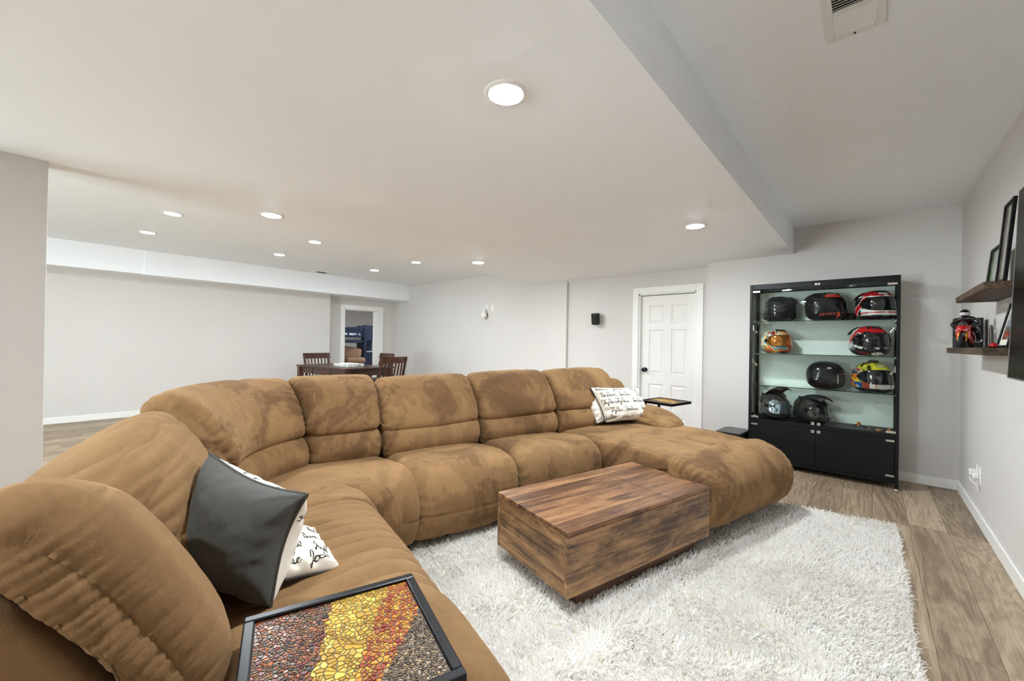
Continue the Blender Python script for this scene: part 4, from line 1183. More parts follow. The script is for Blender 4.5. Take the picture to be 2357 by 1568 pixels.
def helmet(label, loc, face, paint_fn, style='full', visor='dark', trimcol='#111112', rough=None, extras=(), group='motorcycle helmets in the display cabinet', scale=1.0):
    t = thing('motorcycle_helmet', label, 'helmet', loc, face, group)
    t.scale = (scale, scale, scale)
    na, ne = 128, 84
    V, F, A, E_ = grid_mesh(-math.pi, math.pi, -1.12, math.pi / 2, na, ne, style, 0.0, wrap=True)
    me = quads(V, F, True); cols = np.array(paint_fn(V, np.arctan2(V[:, 1], V[:, 0]), V[:, 2]))
    add_cols(me, cols)
    link(me, 'shell', rough or M['paintcol'], t)
    # neck roll and lining
    V, F, A, E_ = grid_mesh(-math.pi, math.pi, -1.14, -.98, 64, 5, style, .0045, wrap=True)
    link(quads(V, F, True), 'base_trim', simple('trim_' + trimcol[1:], trimcol, .5), t)
    if style == 'open':
        V, F, A, E_ = grid_mesh(-.98, .98, -1.10, .10, 40, 30, style, .0025)
        link(quads(V, F, True), 'face_opening', M['matteblack'], t)
        ring = [(-.98, e) for e in np.linspace(-1.0, .06, 12)] + [(a, .10) for a in np.linspace(-.9, .9, 18)] + [(.98, e) for e in np.linspace(.06, -1.0, 12)]
        ra = np.array(ring)
        MB().tube([tuple(p) for p in hsurf(ra[:, 0], ra[:, 1], style, .003)], .0042, 8).build('edge_trim', M['chrome'], t, smooth=True)
    else:
        e0, e1 = (-.34, .40) if style == 'full' else (-.40, .42)
        aw = 1.22 if style == 'full' else .98
        a = np.linspace(-aw, aw, 64); k = np.linspace(0, 1, 22)
        Ag, K = np.meshgrid(a, k, indexing='ij')
        taper = 1 - .45 * (np.abs(Ag) / aw) ** 3
        mid = (e0 + e1) / 2 + .02
        El = mid + (K - .5) * (e1 - e0) * taper
        Vv = hsurf(Ag.ravel(), El.ravel(), style, .006)
        idx = np.arange(64 * 22).reshape(64, 22)
        Fv = np.stack([idx[:-1, :-1], idx[1:, :-1], idx[1:, 1:], idx[:-1, 1:]], -1).reshape(-1, 4)
        link(quads(Vv, Fv, True), 'visor', VIS[visor], t)
        edge = [(x, 0) for x in range(64)] + [(63, y) for y in range(1, 22)] + [(x, 21) for x in range(62, -1, -1)] + [(0, y) for y in range(20, 0, -1)]
        MB().tube([tuple(Vv[idx[x, y]]) for x, y in edge], .0028, 6, closed=True).build('visor_seal', M['chrome'] if style == 'adv' and visor == 'blue' else M['matteblack'], t, smooth=True)
        for sy in (-1, 1):
            q = hsurf(np.array([sy * (aw - .02)]), np.array([mid]), style, .004)[0]
            n_ = Vector((q[0] * .6, q[1], (q[2] - .128) * .5)).normalized()
            MB().cyl(Vector(q) - n_ * .004, Vector(q) + n_ * .008, .020, .017, 20).build('visor_pivot', M['black'], t, smooth=True)
        # chin vent
        Vc, Fc, _, _ = grid_mesh(-.22, .22, -.80, -.62, 14, 6, style, .007)
        link(quads(Vc, Fc, True), 'chin_vent', M['matteblack'], t)
    if 'spoiler' in extras:
        a = np.linspace(-.9, .9, 26) + math.pi; kk = np.linspace(0, 1, 8)
        Ag, K = np.meshgrid(a, kk, indexing='ij')
        off = .003 + .010 * np.sin(K * math.pi * .5) ** 2
        base_ = hsurf(Ag.ravel(), (.95 - .62 * K).ravel(), style, 0.0)
        nn = base_ - np.array([0, 0, .128]); nn /= np.linalg.norm(nn, axis=1)[:, None]
        Vs = base_ + nn * off.ravel()[:, None]
        idx = np.arange(26 * 8).reshape(26, 8)
        Fs = np.stack([idx[:-1, :-1], idx[1:, :-1], idx[1:, 1:], idx[:-1, 1:]], -1).reshape(-1, 4)
        o = link(quads(Vs, Fs, True), 'rear_spoiler', M['black'], t)
        sm = o.modifiers.new('s', 'SOLIDIFY'); sm.thickness = .006; sm.offset = -1
    if 'vents' in extras:
        for sy in (-1, 0, 1):
            Vc, Fc, _, _ = grid_mesh(sy * .42 - .11, sy * .42 + .11, .78, 1.02, 8, 6, style, .008)
            o = link(quads(Vc, Fc, True), 'top_vent', M['matteblack'], t)
            sm = o.modifiers.new('s', 'SOLIDIFY'); sm.thickness = .008; sm.offset = -1
    if 'topvent' in extras:
        MB().box((.02, 0, .262), (.07, .045, .016), .006, 2).build('top_vent', M['matteblack'], t)
    if 'peak' in extras or 'peak_low' in extras:
        hi = 'peak' in extras
        m = MB(); bm = m.bm
        xs = np.linspace(-.10, .205, 14)
        rows_ = []
        for i, x in enumerate(xs):
            wdt = np.interp(x, [-.10, .0, .12, .205], [.045, .085, .074, .052])
            zz = np.interp(x, [-.10, -.02, .06, .14, .205], [.205, .268, .312, .338, .325] if hi else [.225, .264, .276, .272, .256])
            rows_.append([bm.verts.new((x, y * wdt, zz - (.028 if hi else .034) * abs(y) ** 2.6)) for y in np.linspace(-1, 1, 11)])
        for R0, R1 in zip(rows_, rows_[1:]):
            for k in range(10):
                if hi and 5 < rows_.index(R0) < 9 and k in (3, 6): continue
                bm.faces.new((R0[k], R0[k + 1], R1[k + 1], R1[k]))
        o = m.build('sun_peak', M['matteblack'], t, smooth=True)
        sm = o.modifiers.new('s', 'SOLIDIFY'); sm.thickness = .005
        for sy in (-1, 1):
            MB().cyl((-.005, sy * .118, .165), (-.005, sy * .130, .165), .014, n=14).build('peak_screw', M['black'], t)
            MB().tube([(-.005, sy * .122, .165), (.0, sy * .112, .22), (-.02, sy * .098, .245)], .012, 6).build('peak_arm', M['matteblack'], t, smooth=True)
    return t

def P(c): return np.array(lin(c))
def pn(V, f, seed, o=3): return fbm(V[:, 0] * f + V[:, 2] * f * .7 + 9, V[:, 1] * f + V[:, 2] * f * .9 + 4, seed, o)
def sel(cols, mask, c): cols[mask] = P(c); return cols
def black_paint(col='#121214'):
    def f(V, az, z): return np.tile(P(col), (len(V), 1))
    return f
def paint_red_arrow(V, az, z):
    c = np.tile(P('#141416'), (len(V), 1)); s = np.abs(az)
    k = z - .245 + .9 * (s - 1.9) ** 2 * .05
    sel(c, (z > .205) & (z < .232) & (s > .6) & (s < 1.9) & (V[:, 1] < 0), '#d33a22')
    sel(c, (z > .232) & (z < .238) & (s > .5) & (s < 1.7) & (V[:, 1] < 0), '#b9b9b9')
    return c
def paint_red_white(V, az, z):
    c = np.tile(P('#17181b'), (len(V), 1)); s = np.abs(az); n = pn(V, 20, 3) * .02
    sel(c, z + n > .205, '#b51a1f')
    sel(c, (z + n > .192) & (z + n <= .205) & (s < 2.2), '#e9e6e2')
    b = (z + n) - (.17 - (s - 1.0) * .10)
    sel(c, (np.abs(b) < .030) & (s > 1.0) & (s < 2.2), '#c9161c')
    sel(c, (np.abs(b) >= .030) & (np.abs(b) < .040) & (s > 1.0) & (s < 2.2), '#e8e6e3')
    sel(c, (z < .095) & (s < 1.4), '#e7e4e0')
    sel(c, (z < .062) & (z > .052) & (s < 1.6), '#b5161c')
    sel(c, (z < .045) & (s < 1.6), '#d9d6d2')
    sel(c, (z < .034), '#1a1a1c')
    return c
def paint_orange_mix(V, az, z):
    n = pn(V, 42, 6); m = pn(V, 30, 9); s = np.abs(az)
    c = np.tile(P('#e4dcd0'), (len(V), 1))
    sel(c, n > .12, '#c9503a'); sel(c, n > .25, '#e6b24a'); sel(c, n < -.22, '#5f9a96'); sel(c, m < -.26, '#e8e3d8'); sel(c, m > .30, '#9a2f2a')
    low = z < .085
    c2 = np.where((m > 0.05)[:, None], P('#d3562a'), P('#477f8c')); c[low & (n < .25)] = c2[low & (n < .25)]
    sel(c, low & (s > 1.3) & (n > 0), '#7f9c5a')
    sel(c, (z > .20) & (np.abs(n) < .05), '#1c1a1a')
    return c
def paint_red_grey(V, az, z):
    n = pn(V, 16, 12) * .03; s = np.abs(az); c = np.tile(P('#1a1b1e'), (len(V), 1))
    k = z + n
    sel(c, (k > .195) & (s < 2.4), '#cf1a20'); sel(c, (k > .205) & (s > 1.5) , '#e6e3df'); sel(c, (k > .18) & (k <= .195) & (s > .7), '#dedbd8')
    b = (z - .15) + (s - 1.6) * .10 + n
    sel(c, (np.abs(b) < .028) & (s > 1.1), '#d2191f'); sel(c, (b > .028) & (b < .06) & (s > 1.3), '#b9b8b8')
    sel(c, (b < -.03) & (b > -.075) & (s > 1.05), '#a5a5a6')
    sel(c, (np.abs(z - .085 - n) < .010) & (s < 1.9), '#dad7d4')
    sel(c, z < .062, '#1b1c1f')
    return c
def paint_skull(V, az, z):
    n = pn(V, 34, 21); m = pn(V, 22, 25); s = np.abs(az)
    c = np.tile(P('#b4ab2a'), (len(V), 1))
    sel(c, n > .16, '#2c2a16'); sel(c, n < -.22, '#d9cf3c')
    side = (s > 1.15)
    sel(c, side & (z < .20), '#c9c4bd'); sel(c, side & (z < .20) & (n > .02), '#3a4556'); sel(c, side & (z < .20) & (n < -.2), '#8d2f22')
    sel(c, side & (z < .15) & (m > -.10), '#e0791b'); sel(c, side & (z < .14) & (n > .18), '#c6261b'); sel(c, side & (z < .12) & (m < -.12), '#e8c329')
    sel(c, (z < .085) & (s > .9) & (n > -.1), '#2c5598'); sel(c, (z < .088) & (s < 1.0), '#9b3a20'); sel(c, (z < .088) & (s < .62), '#d9d3cb')
    sel(c, (z < .085) & (np.abs(s - .35) < .04), '#c63027'); sel(c, z < .034, '#20242c')
    return c
def paint_carbon(V, az, z):
    k = ((np.floor(V[:, 0] * 160) + np.floor(V[:, 2] * 160)) % 2)[:, None]
    return P('#3a3a3c') * (1 - .35 * k)

YH = 4.905
hz = lambda i: ([DECK] + SH)[i] + .0005
helmet('gloss black full-face helmet, left of the top glass shelf', (-.690, YH, hz(3)), math.radians(-128), black_paint('#1d1e20'), extras=('spoiler', 'vents'), visor='smoke')
h2 = helmet('black helmet with red arrow marking, middle of the top glass shelf', (-.325, YH, hz(3)), math.radians(20), paint_red_arrow, extras=('vents', 'spoiler'), scale=1.06)
decal(h2, text_pts('DUCATI', .030, .2), -1.72, -.55, 'full', '#d4301f', rot=0)
V_ = np.array([(0, 0, 0), (.012, .022, 0), (.024, .022, 0), (.036, 0, 0), (.024, -.022, 0), (.012, -.022, 0), (.02, 0, 0)]); V_[:, 0] += .050
decal(h2, (V_, [[6, 2, 3], [6, 3, 4], [1, 2, 6], [5, 6, 4]]), -1.72, -.55, 'full', '#e0442c')
h3 = helmet('red, white and black helmet, right of the top glass shelf', (.030, YH - .01, hz(3)), math.radians(-62), paint_red_white, extras=('spoiler', 'vents'), scale=1.03)
decal(h3, ellipse_pts(.034, .0135), .0, .70, 'full', '#ece9e4', .0022); decal(h3, text_pts('Arai', .026, .25), .0, .70, 'full', '#15151a', .0032)
h4 = helmet('multicoloured graphic helmet with orange mirrored visor on the second glass shelf', (-.725, YH, hz(2)), math.radians(-52), paint_orange_mix, visor='orange', extras=('vents',), scale=.97)
h5 = helmet('red, grey and white helmet, right of the second glass shelf', (-.010, YH - .01, hz(2)), math.radians(-68), paint_red_grey, extras=('vents', 'spoiler'), scale=1.06)
decal(h5, ellipse_pts(.031, .0135), .02, -.66, 'full', '#ece9e4', .0082); decal(h5, text_pts('Arai', .025, .25), .02, -.66, 'full', '#15151a', .0092)
decal(h5, text_pts('DUCATI', .020, .2), -.72, -.62, 'full', '#d8241c', .003)
V_ = np.array([(-.014, .011, 0), (.014, .011, 0), (.012, -.004, 0), (0, -.014, 0), (-.012, -.004, 0)])
decal(h5, (V_, [[0, 1, 2], [0, 2, 3], [0, 3, 4]]), 0.0, .83, 'full', '#33363c', .003)
h6 = helmet('plain gloss black open-face helmet on the third glass shelf', (-.320, YH, hz(1)), math.radians(12), black_paint('#0d0e12'), style='open', scale=1.02)
decal(h6, ellipse_pts(.018, .008), -1.45, .55, 'open', '#d9b7b4', .002); decal(h6, text_pts('BELL', .010), -1.45, .55, 'open', '#a52a2a', .003)
h7 = helmet('yellow and orange skull-art helmet with dark visor on the third glass shelf', (.015, YH - .01, hz(1)), math.radians(-60), paint_skull, extras=('topvent',), scale=1.05)
decal(h7, ellipse_pts(.033, .013), .0, .74, 'full', '#1c1d22', .002); decal(h7, ellipse_pts(.030, .011), .0, .74, 'full', '#dedad2', .003); decal(h7, text_pts('SUOMY', .0155, .1), .0, .74, 'full', '#17181d', .004)
decal(h7, ellipse_pts(.024, .013), -1.45, -.62, 'full', '#dcdad6', .003); decal(h7, text_pts('SUOMY', .012), -1.45, -.62, 'full', '#234a86', .004)
helmet('dark carbon adventure helmet with raised peak and blue mirrored goggle visor, bottom deck', (-.735, YH, hz(0)), math.radians(-52), paint_carbon, style='adv', visor='blue', extras=('peak',), scale=1.0)
helmet('matte black adventure helmet with low peak, middle of the bottom deck', (-.425, YH - .02, hz(0)), math.radians(-48), black_paint('#1b1b1c'), style='adv', visor='smoke', extras=('peak_low',), rough=simple('helmet_matte', '#1b1b1c', .55), scale=1.0)

# black pouch between the two upper helmets and the lanyard on the deck
m = MB(); m.box((0, 0, .038), (.075, .085, .07), .022, 3)
bag = tag(m.build('helmet_bag', M['matteblack'], smooth=True), 'small black cloth bag between helmets on the top glass shelf', 'bag'); bag.location = (-.140, YH + .085, SH[2] + .0005)
ln = thing('strap', 'dark strap with orange buckles lying on the cabinet deck', 'strap', (.03, 4.80, DECK))
pts = [(-.14, .06, .012), (-.10, .05, .045), (-.075, .03, .02), (-.03, .01, .010), (.03, -.005, .010), (.08, -.01, .012), (.105, -.005, .02)]
MB().tube(pts, .006, 6).build('webbing', M['matteblack'], ln, smooth=True)
om = simple('orange_plastic', '#d98a1e', .4)
for x, y, z, sz in ((-.10, .05, .040, (.026, .012, .036)), (-.03, .01, .014, (.022, .014, .012)), (.035, -.005, .014, (.045, .016, .016)), (.10, -.004, .022, (.02, .014, .03))):
    MB().box((x, y, z), sz, .004, 2, rot=.2).build('buckle', om, ln)
# ------------------------------------------------------------------ floating shelves on the right wall
XS = .404
def shelf(label, y0, y1, z0, z1):
    o = MB().span((XS, y0, z0), (XR, y1, z1), .003).build('floating_shelf', M['shelfwood'])
    return tag(o, label, 'shelf')
shelf('upper dark walnut floating shelf holding two picture frames', 2.97, 3.79, 1.493, 1.529)
shelf('lower dark walnut floating shelf holding the toy motorcycle', 2.98, 4.165, 1.174, 1.211)
ZT, ZB = 1.5295, 1.2115

def photo_mat(name, kind):
    t = NT(name); v = t.coord('Generated')
    s = t.n('ShaderNodeSeparateXYZ', {0: v})
    if kind == 'green':
        n = t.noise(v, 5.0, 3, .6, 1.0)
        c = t.ramp(n, [(.30, lin('#1d2f14')), (.5, lin('#4f6a33')), (.62, lin('#8a9078')), (.75, lin('#c9cfd0'))])
        w = t.ramp(t.math('ABSOLUTE', t.math('SUBTRACT', s.outputs[1], .52)), [(.03, (1, 1, 1)), (.07, (0, 0, 0))])
        c = t.mix(t.math('MULTIPLY', w, .7), c, lin('#cfd6da'))
    elif kind == 'grey':
        n = t.noise(v, 7.0, 3, .5, 1.4)
        c = t.ramp(n, [(.40, lin('#6f675d')), (.56, lin('#8d8377')), (.60, lin('#c6bfb4')), (.66, lin('#8d8377'))])
    else:
        c = t.ramp(t.math('ADD', s.outputs[2], t.math('MULTIPLY', t.noise(v, 6.0, 3), .12)), [(.25, lin('#4c4438')), (.45, lin('#7c6a58')), (.55, lin('#8fa5b4')), (.72, lin('#9fb4c6')), (.95, lin('#c9c4b8'))])
    t.set(t.b, 'Base Color', c); t.set(t.b, 'Roughness', .12); t.set(t.b, 'Coat Weight', .5)
    return t.m
def pframe(label, y0, y1, zb, h, xb, xt, kind, mat_border=0.0, fw=.014):
    """photo frame leaning on the wall: bottom at x=xb, top at x=xt, spanning y0..y1"""
    t = thing('picture_frame', label, 'picture frame', (xb, (y0 + y1) / 2, zb))
    w = y1 - y0; lean = math.atan2(xt - xb, h)
    R = Matrix.Rotation(lean, 4, 'Y')
    def add(m, name, mt):
        o = m.build(name, mt, t); o.matrix_local = R
        return o
    f = MB()
    f.span((0, -w / 2, 0), (.014, -w / 2 + fw, h), .002).span((0, w / 2 - fw, 0), (.014, w / 2, h), .002).span((0, -w / 2 + fw, 0), (.014, w / 2 - fw, fw), .002).span((0, -w / 2 + fw, h - fw), (.014, w / 2 - fw, h), .002)
    add(f, 'frame_border', M['black'])
    add(MB().span((.008, -w / 2 + fw, fw), (.013, w / 2 - fw, h - fw)), 'photo' if not mat_border else 'mount', photo_mat('photo_' + kind, kind) if not mat_border else simple('mount_board', '#d6d2c6', .6))
    if mat_border:
        b = fw + mat_border
        add(MB().span((.0065, -w / 2 + b, b), (.008, w / 2 - b, h - b)), 'photo', photo_mat('photo_' + kind, kind))
    return t
pframe('small black photo frame with green picture on the upper shelf', 3.18, 3.50, ZT, .235, .482, .506, 'green')
pframe('tall black photo frame with grey picture on the upper shelf', 2.985, 3.165, ZT, .40, .470, .500, 'grey')
pframe('black photo frame with landscape print on the lower shelf', 3.03, 3.25, ZB, .235, .488, .536, 'land', .03)

# ------------------------------------------------------------------ toy motorcycle with rider, facing the camera
mk = thing('toy_motorcycle', 'red toy sport motorcycle with black-suited rider on the lower shelf', 'toy motorcycle', (.463, 3.86, ZB), math.radians(-112))
mk.scale = (.88, .88, .88)
red = simple('toy_red', '#b90d14', .18, coat=.8); blk = simple('toy_black', '#121214', .3, coat=.3); tyre = simple('toy_tyre', '#19191a', .7)
gold = simple('fork_gold', '#d58a1c', .25, .6)
# x forward, wheels at +-.085
for x, w in ((.095, .017), (-.085, .021)):
    Rw = Matrix.Rotation(math.radians(90), 4, 'X')
    wl = MB().torus((x, 0, .046), .034, .0125, Rw, 32, 12).build('tyre', tyre, mk, smooth=True)
    MB().cyl((x, -.006, .046), (x, .006, .046), .030, n=24).build('rim', M['blackmetal'], wl)
    MB().cyl((x, -.016, .046), (x, .016, .046), .006, n=12).build('axle', M['nickel'], wl)
for sy in (-1, 1):
    MB().cyl((.095, sy * .020, .046), (.066, sy * .020, .125), .0055, n=10).build('fork_leg', gold, mk, smooth=True)
MB().torus((.093, 0, .048), .049, .006, Matrix.Rotation(math.radians(90), 4, 'X'), 24, 8).build('front_mudguard', red, mk, smooth=True) if False else None
# fairing: side panels, nose, tank, tail
def loft(secs, n=16):
    """secs: list of (x, half width, z centre, half height, squareness)"""
    m = MB(); bm = m.bm; R_ = []
    for x, hw, zc, hh, sq in secs:
        ring = []
        for k in range(n):
            a = 2 * math.pi * k / n; c, s = math.cos(a), math.sin(a)
            ring.append(bm.verts.new((x, hw * math.copysign(abs(c) ** sq, c), zc + hh * math.copysign(abs(s) ** sq, s))))
        R_.append(ring)
    for A_, B_ in zip(R_, R_[1:]):
        for k in range(n): bm.faces.new((A_[k], A_[(k + 1) % n], B_[(k + 1) % n], B_[k]))
    bm.faces.new(R_[0][::-1]); bm.faces.new(R_[-1])
    return m
loft([(.118, .006, .128, .006, 1), (.108, .022, .132, .017, .8), (.085, .036, .138, .026, .8), (.055, .036, .135, .030, .9), (.03, .02, .13, .02, 1)]).build('nose_fairing', red, mk, smooth=True)
for sy in (-1, 1):
    loft([(.075, .007, .098, .030, 1), (.045, .009, .083, .048, .9), (.0, .009, .072, .046, .9), (-.04, .006, .062, .026, 1)]).build('side_fairing', red, mk, smooth=True).location = (0, sy * .030, 0)
    MB().box((.106, sy * .020, .124), (.012, .020, .005), .002, rot=Matrix.Rotation(sy * .5, 4, 'Z')).build('headlight', M['whiteplastic'], mk)
    MB().cyl((-.02, sy * .032, .04), (-.11, sy * .036, .055), .010, .012, 12).build('exhaust', M['chrome'], mk, smooth=True)
loft([(.05, .012, .150, .010, 1), (.03, .026, .153, .020, .9), (-.01, .026, .150, .022, .9), (-.045, .014, .140, .014, 1)]).build('fuel_tank', red, mk, smooth=True)
loft([(-.04, .016, .130, .012, 1), (-.09, .018, .142, .012, 1), (-.135, .008, .158, .007, 1)]).build('tail', red, mk, smooth=True)
loft([(.05, .018, .078, .030, .9), (-.03, .020, .075, .034, .9), (-.06, .012, .07, .02, 1)]).build('engine', blk, mk, smooth=True)
sc_ = MB().sph((.072, 0, .168), .028, 16, (.9, .85, .75)).build('windscreen', simple('smoke_screen', '#33353a', .1, coat=.8), mk, smooth=True)
# rider: one skinned body
def rider():
    J = {'pelvis': (-.055, 0, .158, .024), 'waist': (-.035, 0, .182, .023), 'chest': (-.002, 0, .207, .028), 'neck': (.020, 0, .222, .014), 'head': (.034, 0, .236, .016)}
    E_ = [('pelvis', 'waist'), ('waist', 'chest'), ('chest', 'neck'), ('neck', 'head')]
    for s, n in ((-1, 'r'), (1, 'l')):
        J['sh' + n] = (.006, s * .036, .209, .016); J['el' + n] = (.030, s * .068, .172, .0125); J['wr' + n] = (.064, s * .052, .152, .010); J['ha' + n] = (.076, s * .044, .150, .010)
        J['hip' + n] = (-.05, s * .022, .150, .020); J['kn' + n] = (.022, s * .058, .118, .0165); J['an' + n] = (-.03, s * .050, .060, .012); J['to' + n] = (.004, s * .054, .050, .011)
        E_ += [('chest', 'sh' + n), ('sh' + n, 'el' + n), ('el' + n, 'wr' + n), ('wr' + n, 'ha' + n), ('pelvis', 'hip' + n), ('hip' + n, 'kn' + n), ('kn' + n, 'an' + n), ('an' + n, 'to' + n)]
    K = list(J); me = bpy.data.meshes.new('rider')
    me.from_pydata([J[k][:3] for k in K], [(K.index(a), K.index(b)) for a, b in E_], []); me.update()
    o = link(me, 'rider_suit', blk, mk)
    o.modifiers.new('skin', 'SKIN').use_smooth_shade = True
    for i, k in enumerate(K):
        me.skin_vertices[0].data[i].radius = (J[k][3], J[k][3])
        me.skin_vertices[0].data[i].use_root = (k == 'pelvis')
    sb = o.modifiers.new('sub', 'SUBSURF'); sb.levels = 2; sb.render_levels = 2
    for p in me.polygons: p.use_smooth = True
    return o
rs = rider()
MB().sph((.042, 0, .250), .029, 22, (1.12, .95, 1.0)).build('rider_helmet', simple('toy_helmet', '#0d0d10', .08, coat=1), mk, smooth=True)
vz = MB(); bm = vz.bm
rows_ = [[bm.verts.new((.042 + .0335 * math.cos(e) * math.cos(a), .0285 * math.cos(e) * math.sin(a), .250 + .030 * math.sin(e))) for a in np.linspace(-1.15, 1.15, 14)] for e in np.linspace(-.62, .10, 8)]
for A_, B_ in zip(rows_, rows_[1:]):
    for k in range(13): bm.faces.new((A_[k], A_[k + 1], B_[k + 1], B_[k]))
vz.build('rider_visor', simple('toy_visor', '#c9c4cc', .12, coat=.6), mk, smooth=True)

tag(MB().span((.43, 4.03, ZB), (.556, 4.15, ZB + .20), .003).build('black_box', M['matteblack']), 'plain black square box behind the toy motorcycle', 'box')
cn = thing('ornament', 'tall dark upright ornament behind the small red toy car', 'ornament', (.54, 3.70, ZB))
loft([(0, .009, 0, .009, .8), (.05, .011, 0, .009, .8), (.10, .011, 0, .010, .9), (.128, .008, 0, .007, 1), (.138, .003, 0, .003, 1)]).build('body', simple('dark_bronze', '#4b443d', .35, .5), cn, smooth=True).matrix_local = Matrix.Rotation(math.radians(-90), 4, 'Y')
MB().span((-.012, -.014, 0), (.012, .014, .012), .003).build('stand', M['black'], cn)
car = thing('toy_car', 'small glossy red toy car on the lower shelf', 'toy car', (.458, 3.10, ZB), math.radians(100)); car.scale = (.68, .68, .68)
loft([(-.040, .010, .014, .006, .8), (-.032, .018, .015, .010, .8), (-.01, .019, .016, .011, .8), (.02, .019, .014, .009, .8), (.042, .012, .011, .005, .8)]).build('body', red, car, smooth=True)
loft([(-.026, .010, .025, .004, 1), (-.012, .014, .029, .008, .9), (.006, .013, .027, .007, .9), (.018, .008, .021, .003, 1)]).build('cabin', red, car, smooth=True)
for x in (-.025, .025):
    for s in (-1, 1): MB().cyl((x, s * .012, .0075), (x, s * .020, .0075), .0075, n=14).build('wheel', tyre, car)
# dark emblem plaque and little wooden block at the near end of the lower shelf
pq = thing('emblem_plaque', 'black plaque with grey angular letter emblem leaning behind the landscape frame', 'plaque', (.542, 3.000, ZB))
MB().span((0, -.005, 0), (.03, .075, .19), .004).build('board', M['matteblack'], pq)
es = MB().tube([(-.002, -.002, .165), (-.002, .045, .165), (-.002, .045, .135), (-.002, .008, .135), (-.002, .008, .10), (-.002, .045, .10), (-.002, .03, .075), (-.002, .0, .075)], .004, 6)
es.build('emblem', simple('emblem_grey', '#5a5a5c', .4), pq)
tag(MB().span((.522, 2.984, ZB), (.536, 2.994, ZB + .055), .002).build('wooden_block', wood('pale_wood', ('#9b6a35', '#c99a5a', '#e2c08a'), 2, 6.0, .2, .5, knots=0)), 'thin pale wooden block at the near end of the lower shelf', 'block')

# ------------------------------------------------------------------ wall television
tv = thing('television', 'large black flat television on the right wall beside the shelves', 'television', (.50, 2.165, 1.50))
R = Matrix.Rotation(math.radians(1.95), 4, 'Y')
HW, HH = .735, .427
for nm, mm, mt in (('screen', MB().span((-.0125, -HW + .008, -HH + .012), (-.010, HW - .008, HH - .008)), simple('screen_glass', '#120e0b', .22, spec=.05)),
                   ('bezel', MB().span((-.012, -HW, -HH), (.012, HW, HH), .002), M['black']),
                   ('edge_band', MB().span((-.0135, HW - .004, -HH), (.0, HW + .0012, HH)).span((-.0135, -HW, -HH - .001), (.0, HW, -HH + .004)), M['nickel']),
                   ('rear_housing', MB().span((.012, -HW * .7, -HH * .7), (.040, HW * .7, HH * .5), .008), M['matteblack']),
                   ('wall_bracket', MB().span((.035, -.20, -.12), (.062, .20, .12)), M['blackmetal'])):
    o = mm.build(nm, mt, tv); o.matrix_local = R

# ------------------------------------------------------------------ small wall and floor devices
sp = thing('wall_speaker', 'small black speaker on a wall bracket left of the white door', 'speaker', (-3.02, YD, 1.56))
MB().span((-.11, -.012, -.05), (-.035, 0, .05), .003).build('wall_plate', simple('bracket_grey', '#4a4a48', .5), sp)
MB().span((-.092, -.075, -.03), (-.062, -.010, .03), .003).build('bracket_arm', M['matteblack'], sp)
b = MB(); bm = b.bm
n = 28; rowsb = []
for z, k in ((-.082, .80), (-.078, .93), (-.068, 1.0), (.074, 1.0), (.079, .98)):
    rowsb.append([bm.verts.new((.056 * k * math.copysign(abs(math.cos(a)) ** .72, math.cos(a)), .052 * k * math.copysign(abs(math.sin(a)) ** .72, math.sin(a)), z)) for a in np.linspace(0, 2 * math.pi, n, endpoint=False)])
for A_, B_ in zip(rowsb, rowsb[1:]):
    for k in range(n): bm.faces.new((A_[k], A_[(k + 1) % n], B_[(k + 1) % n], B_[k]))
bm.faces.new(rowsb[0][::-1]); bm.faces.new(rowsb[-1])
body = b.build('body', simple('speaker_cloth', '#1d1d1c', .8), sp, smooth=True)
RT = Matrix.Translation((-.008, -.115, 0)) @ Matrix.Rotation(math.radians(14), 4, 'X') @ Matrix.Rotation(math.radians(5), 4, 'Y')
body.matrix_local = RT
o = MB().lathe([(.040, 0), (.040, .002), (.034, .003)], 28).build('top_cap', simple('speaker_top', '#55534f', .4), sp, smooth=True); o.matrix_local = RT @ Matrix.Translation((0, 0, .079))

th = thing('wall_camera', 'white rounded device hanging from a switch plate on the far wall', 'security camera', (-5.325, YF, 1.72))
MB().span((-.055, -.008, .07), (.02, 0, .165), .003).build('wall_plate', M['whiteplastic'], th)
MB().tube([(-.02, -.012, .10), (-.03, -.05, .06), (-.035, -.055, .03)], .018, 10).build('mount_arm', M['whiteplastic'], th, smooth=True)
MB().sph((-.035, -.065, -.03), .062, 24, (1, .92, 1.08)).build('housing', M['whiteplastic'], th, smooth=True)
MB().cyl((-.035, -.008, -.03), (-.035, -.03, -.03), .05, n=24).build('base', simple('seal_grey', '#6a6762', .6), th)
o = tag(MB().span((-.034, -.007, -.058), (.034, 0, .058), .003).build('switch_plate', M['whiteplastic']), 'blank white wall plate right of the hanging wall device', 'wall plate'); o.location = (-5.195, YF, 1.815)

sb = thing('subwoofer', 'low black subwoofer on the floor left of the display cabinet', 'subwoofer', (-1.085, 4.83, 0), math.radians(-4))
poly = [(-.105, -.20), (.105, -.20), (.12, -.18), (.12, .12), (.08, .17), (-.08, .17), (-.12, .12), (-.12, -.18)]
MB().prism(poly, .012, .288).build('cabinet', M['matteblack'], sb)
MB().prism([(x * .97, y * .97) for x, y in poly], .288, .300).build('top_panel', simple('gloss_black_top', '#222224', .25), sb)
for x in (-.09, .09):
    for y in (-.15, .10): MB().cyl((x, y, 0), (x, y, .013), .012, n=10).build('foot', M['matteblack'], sb)

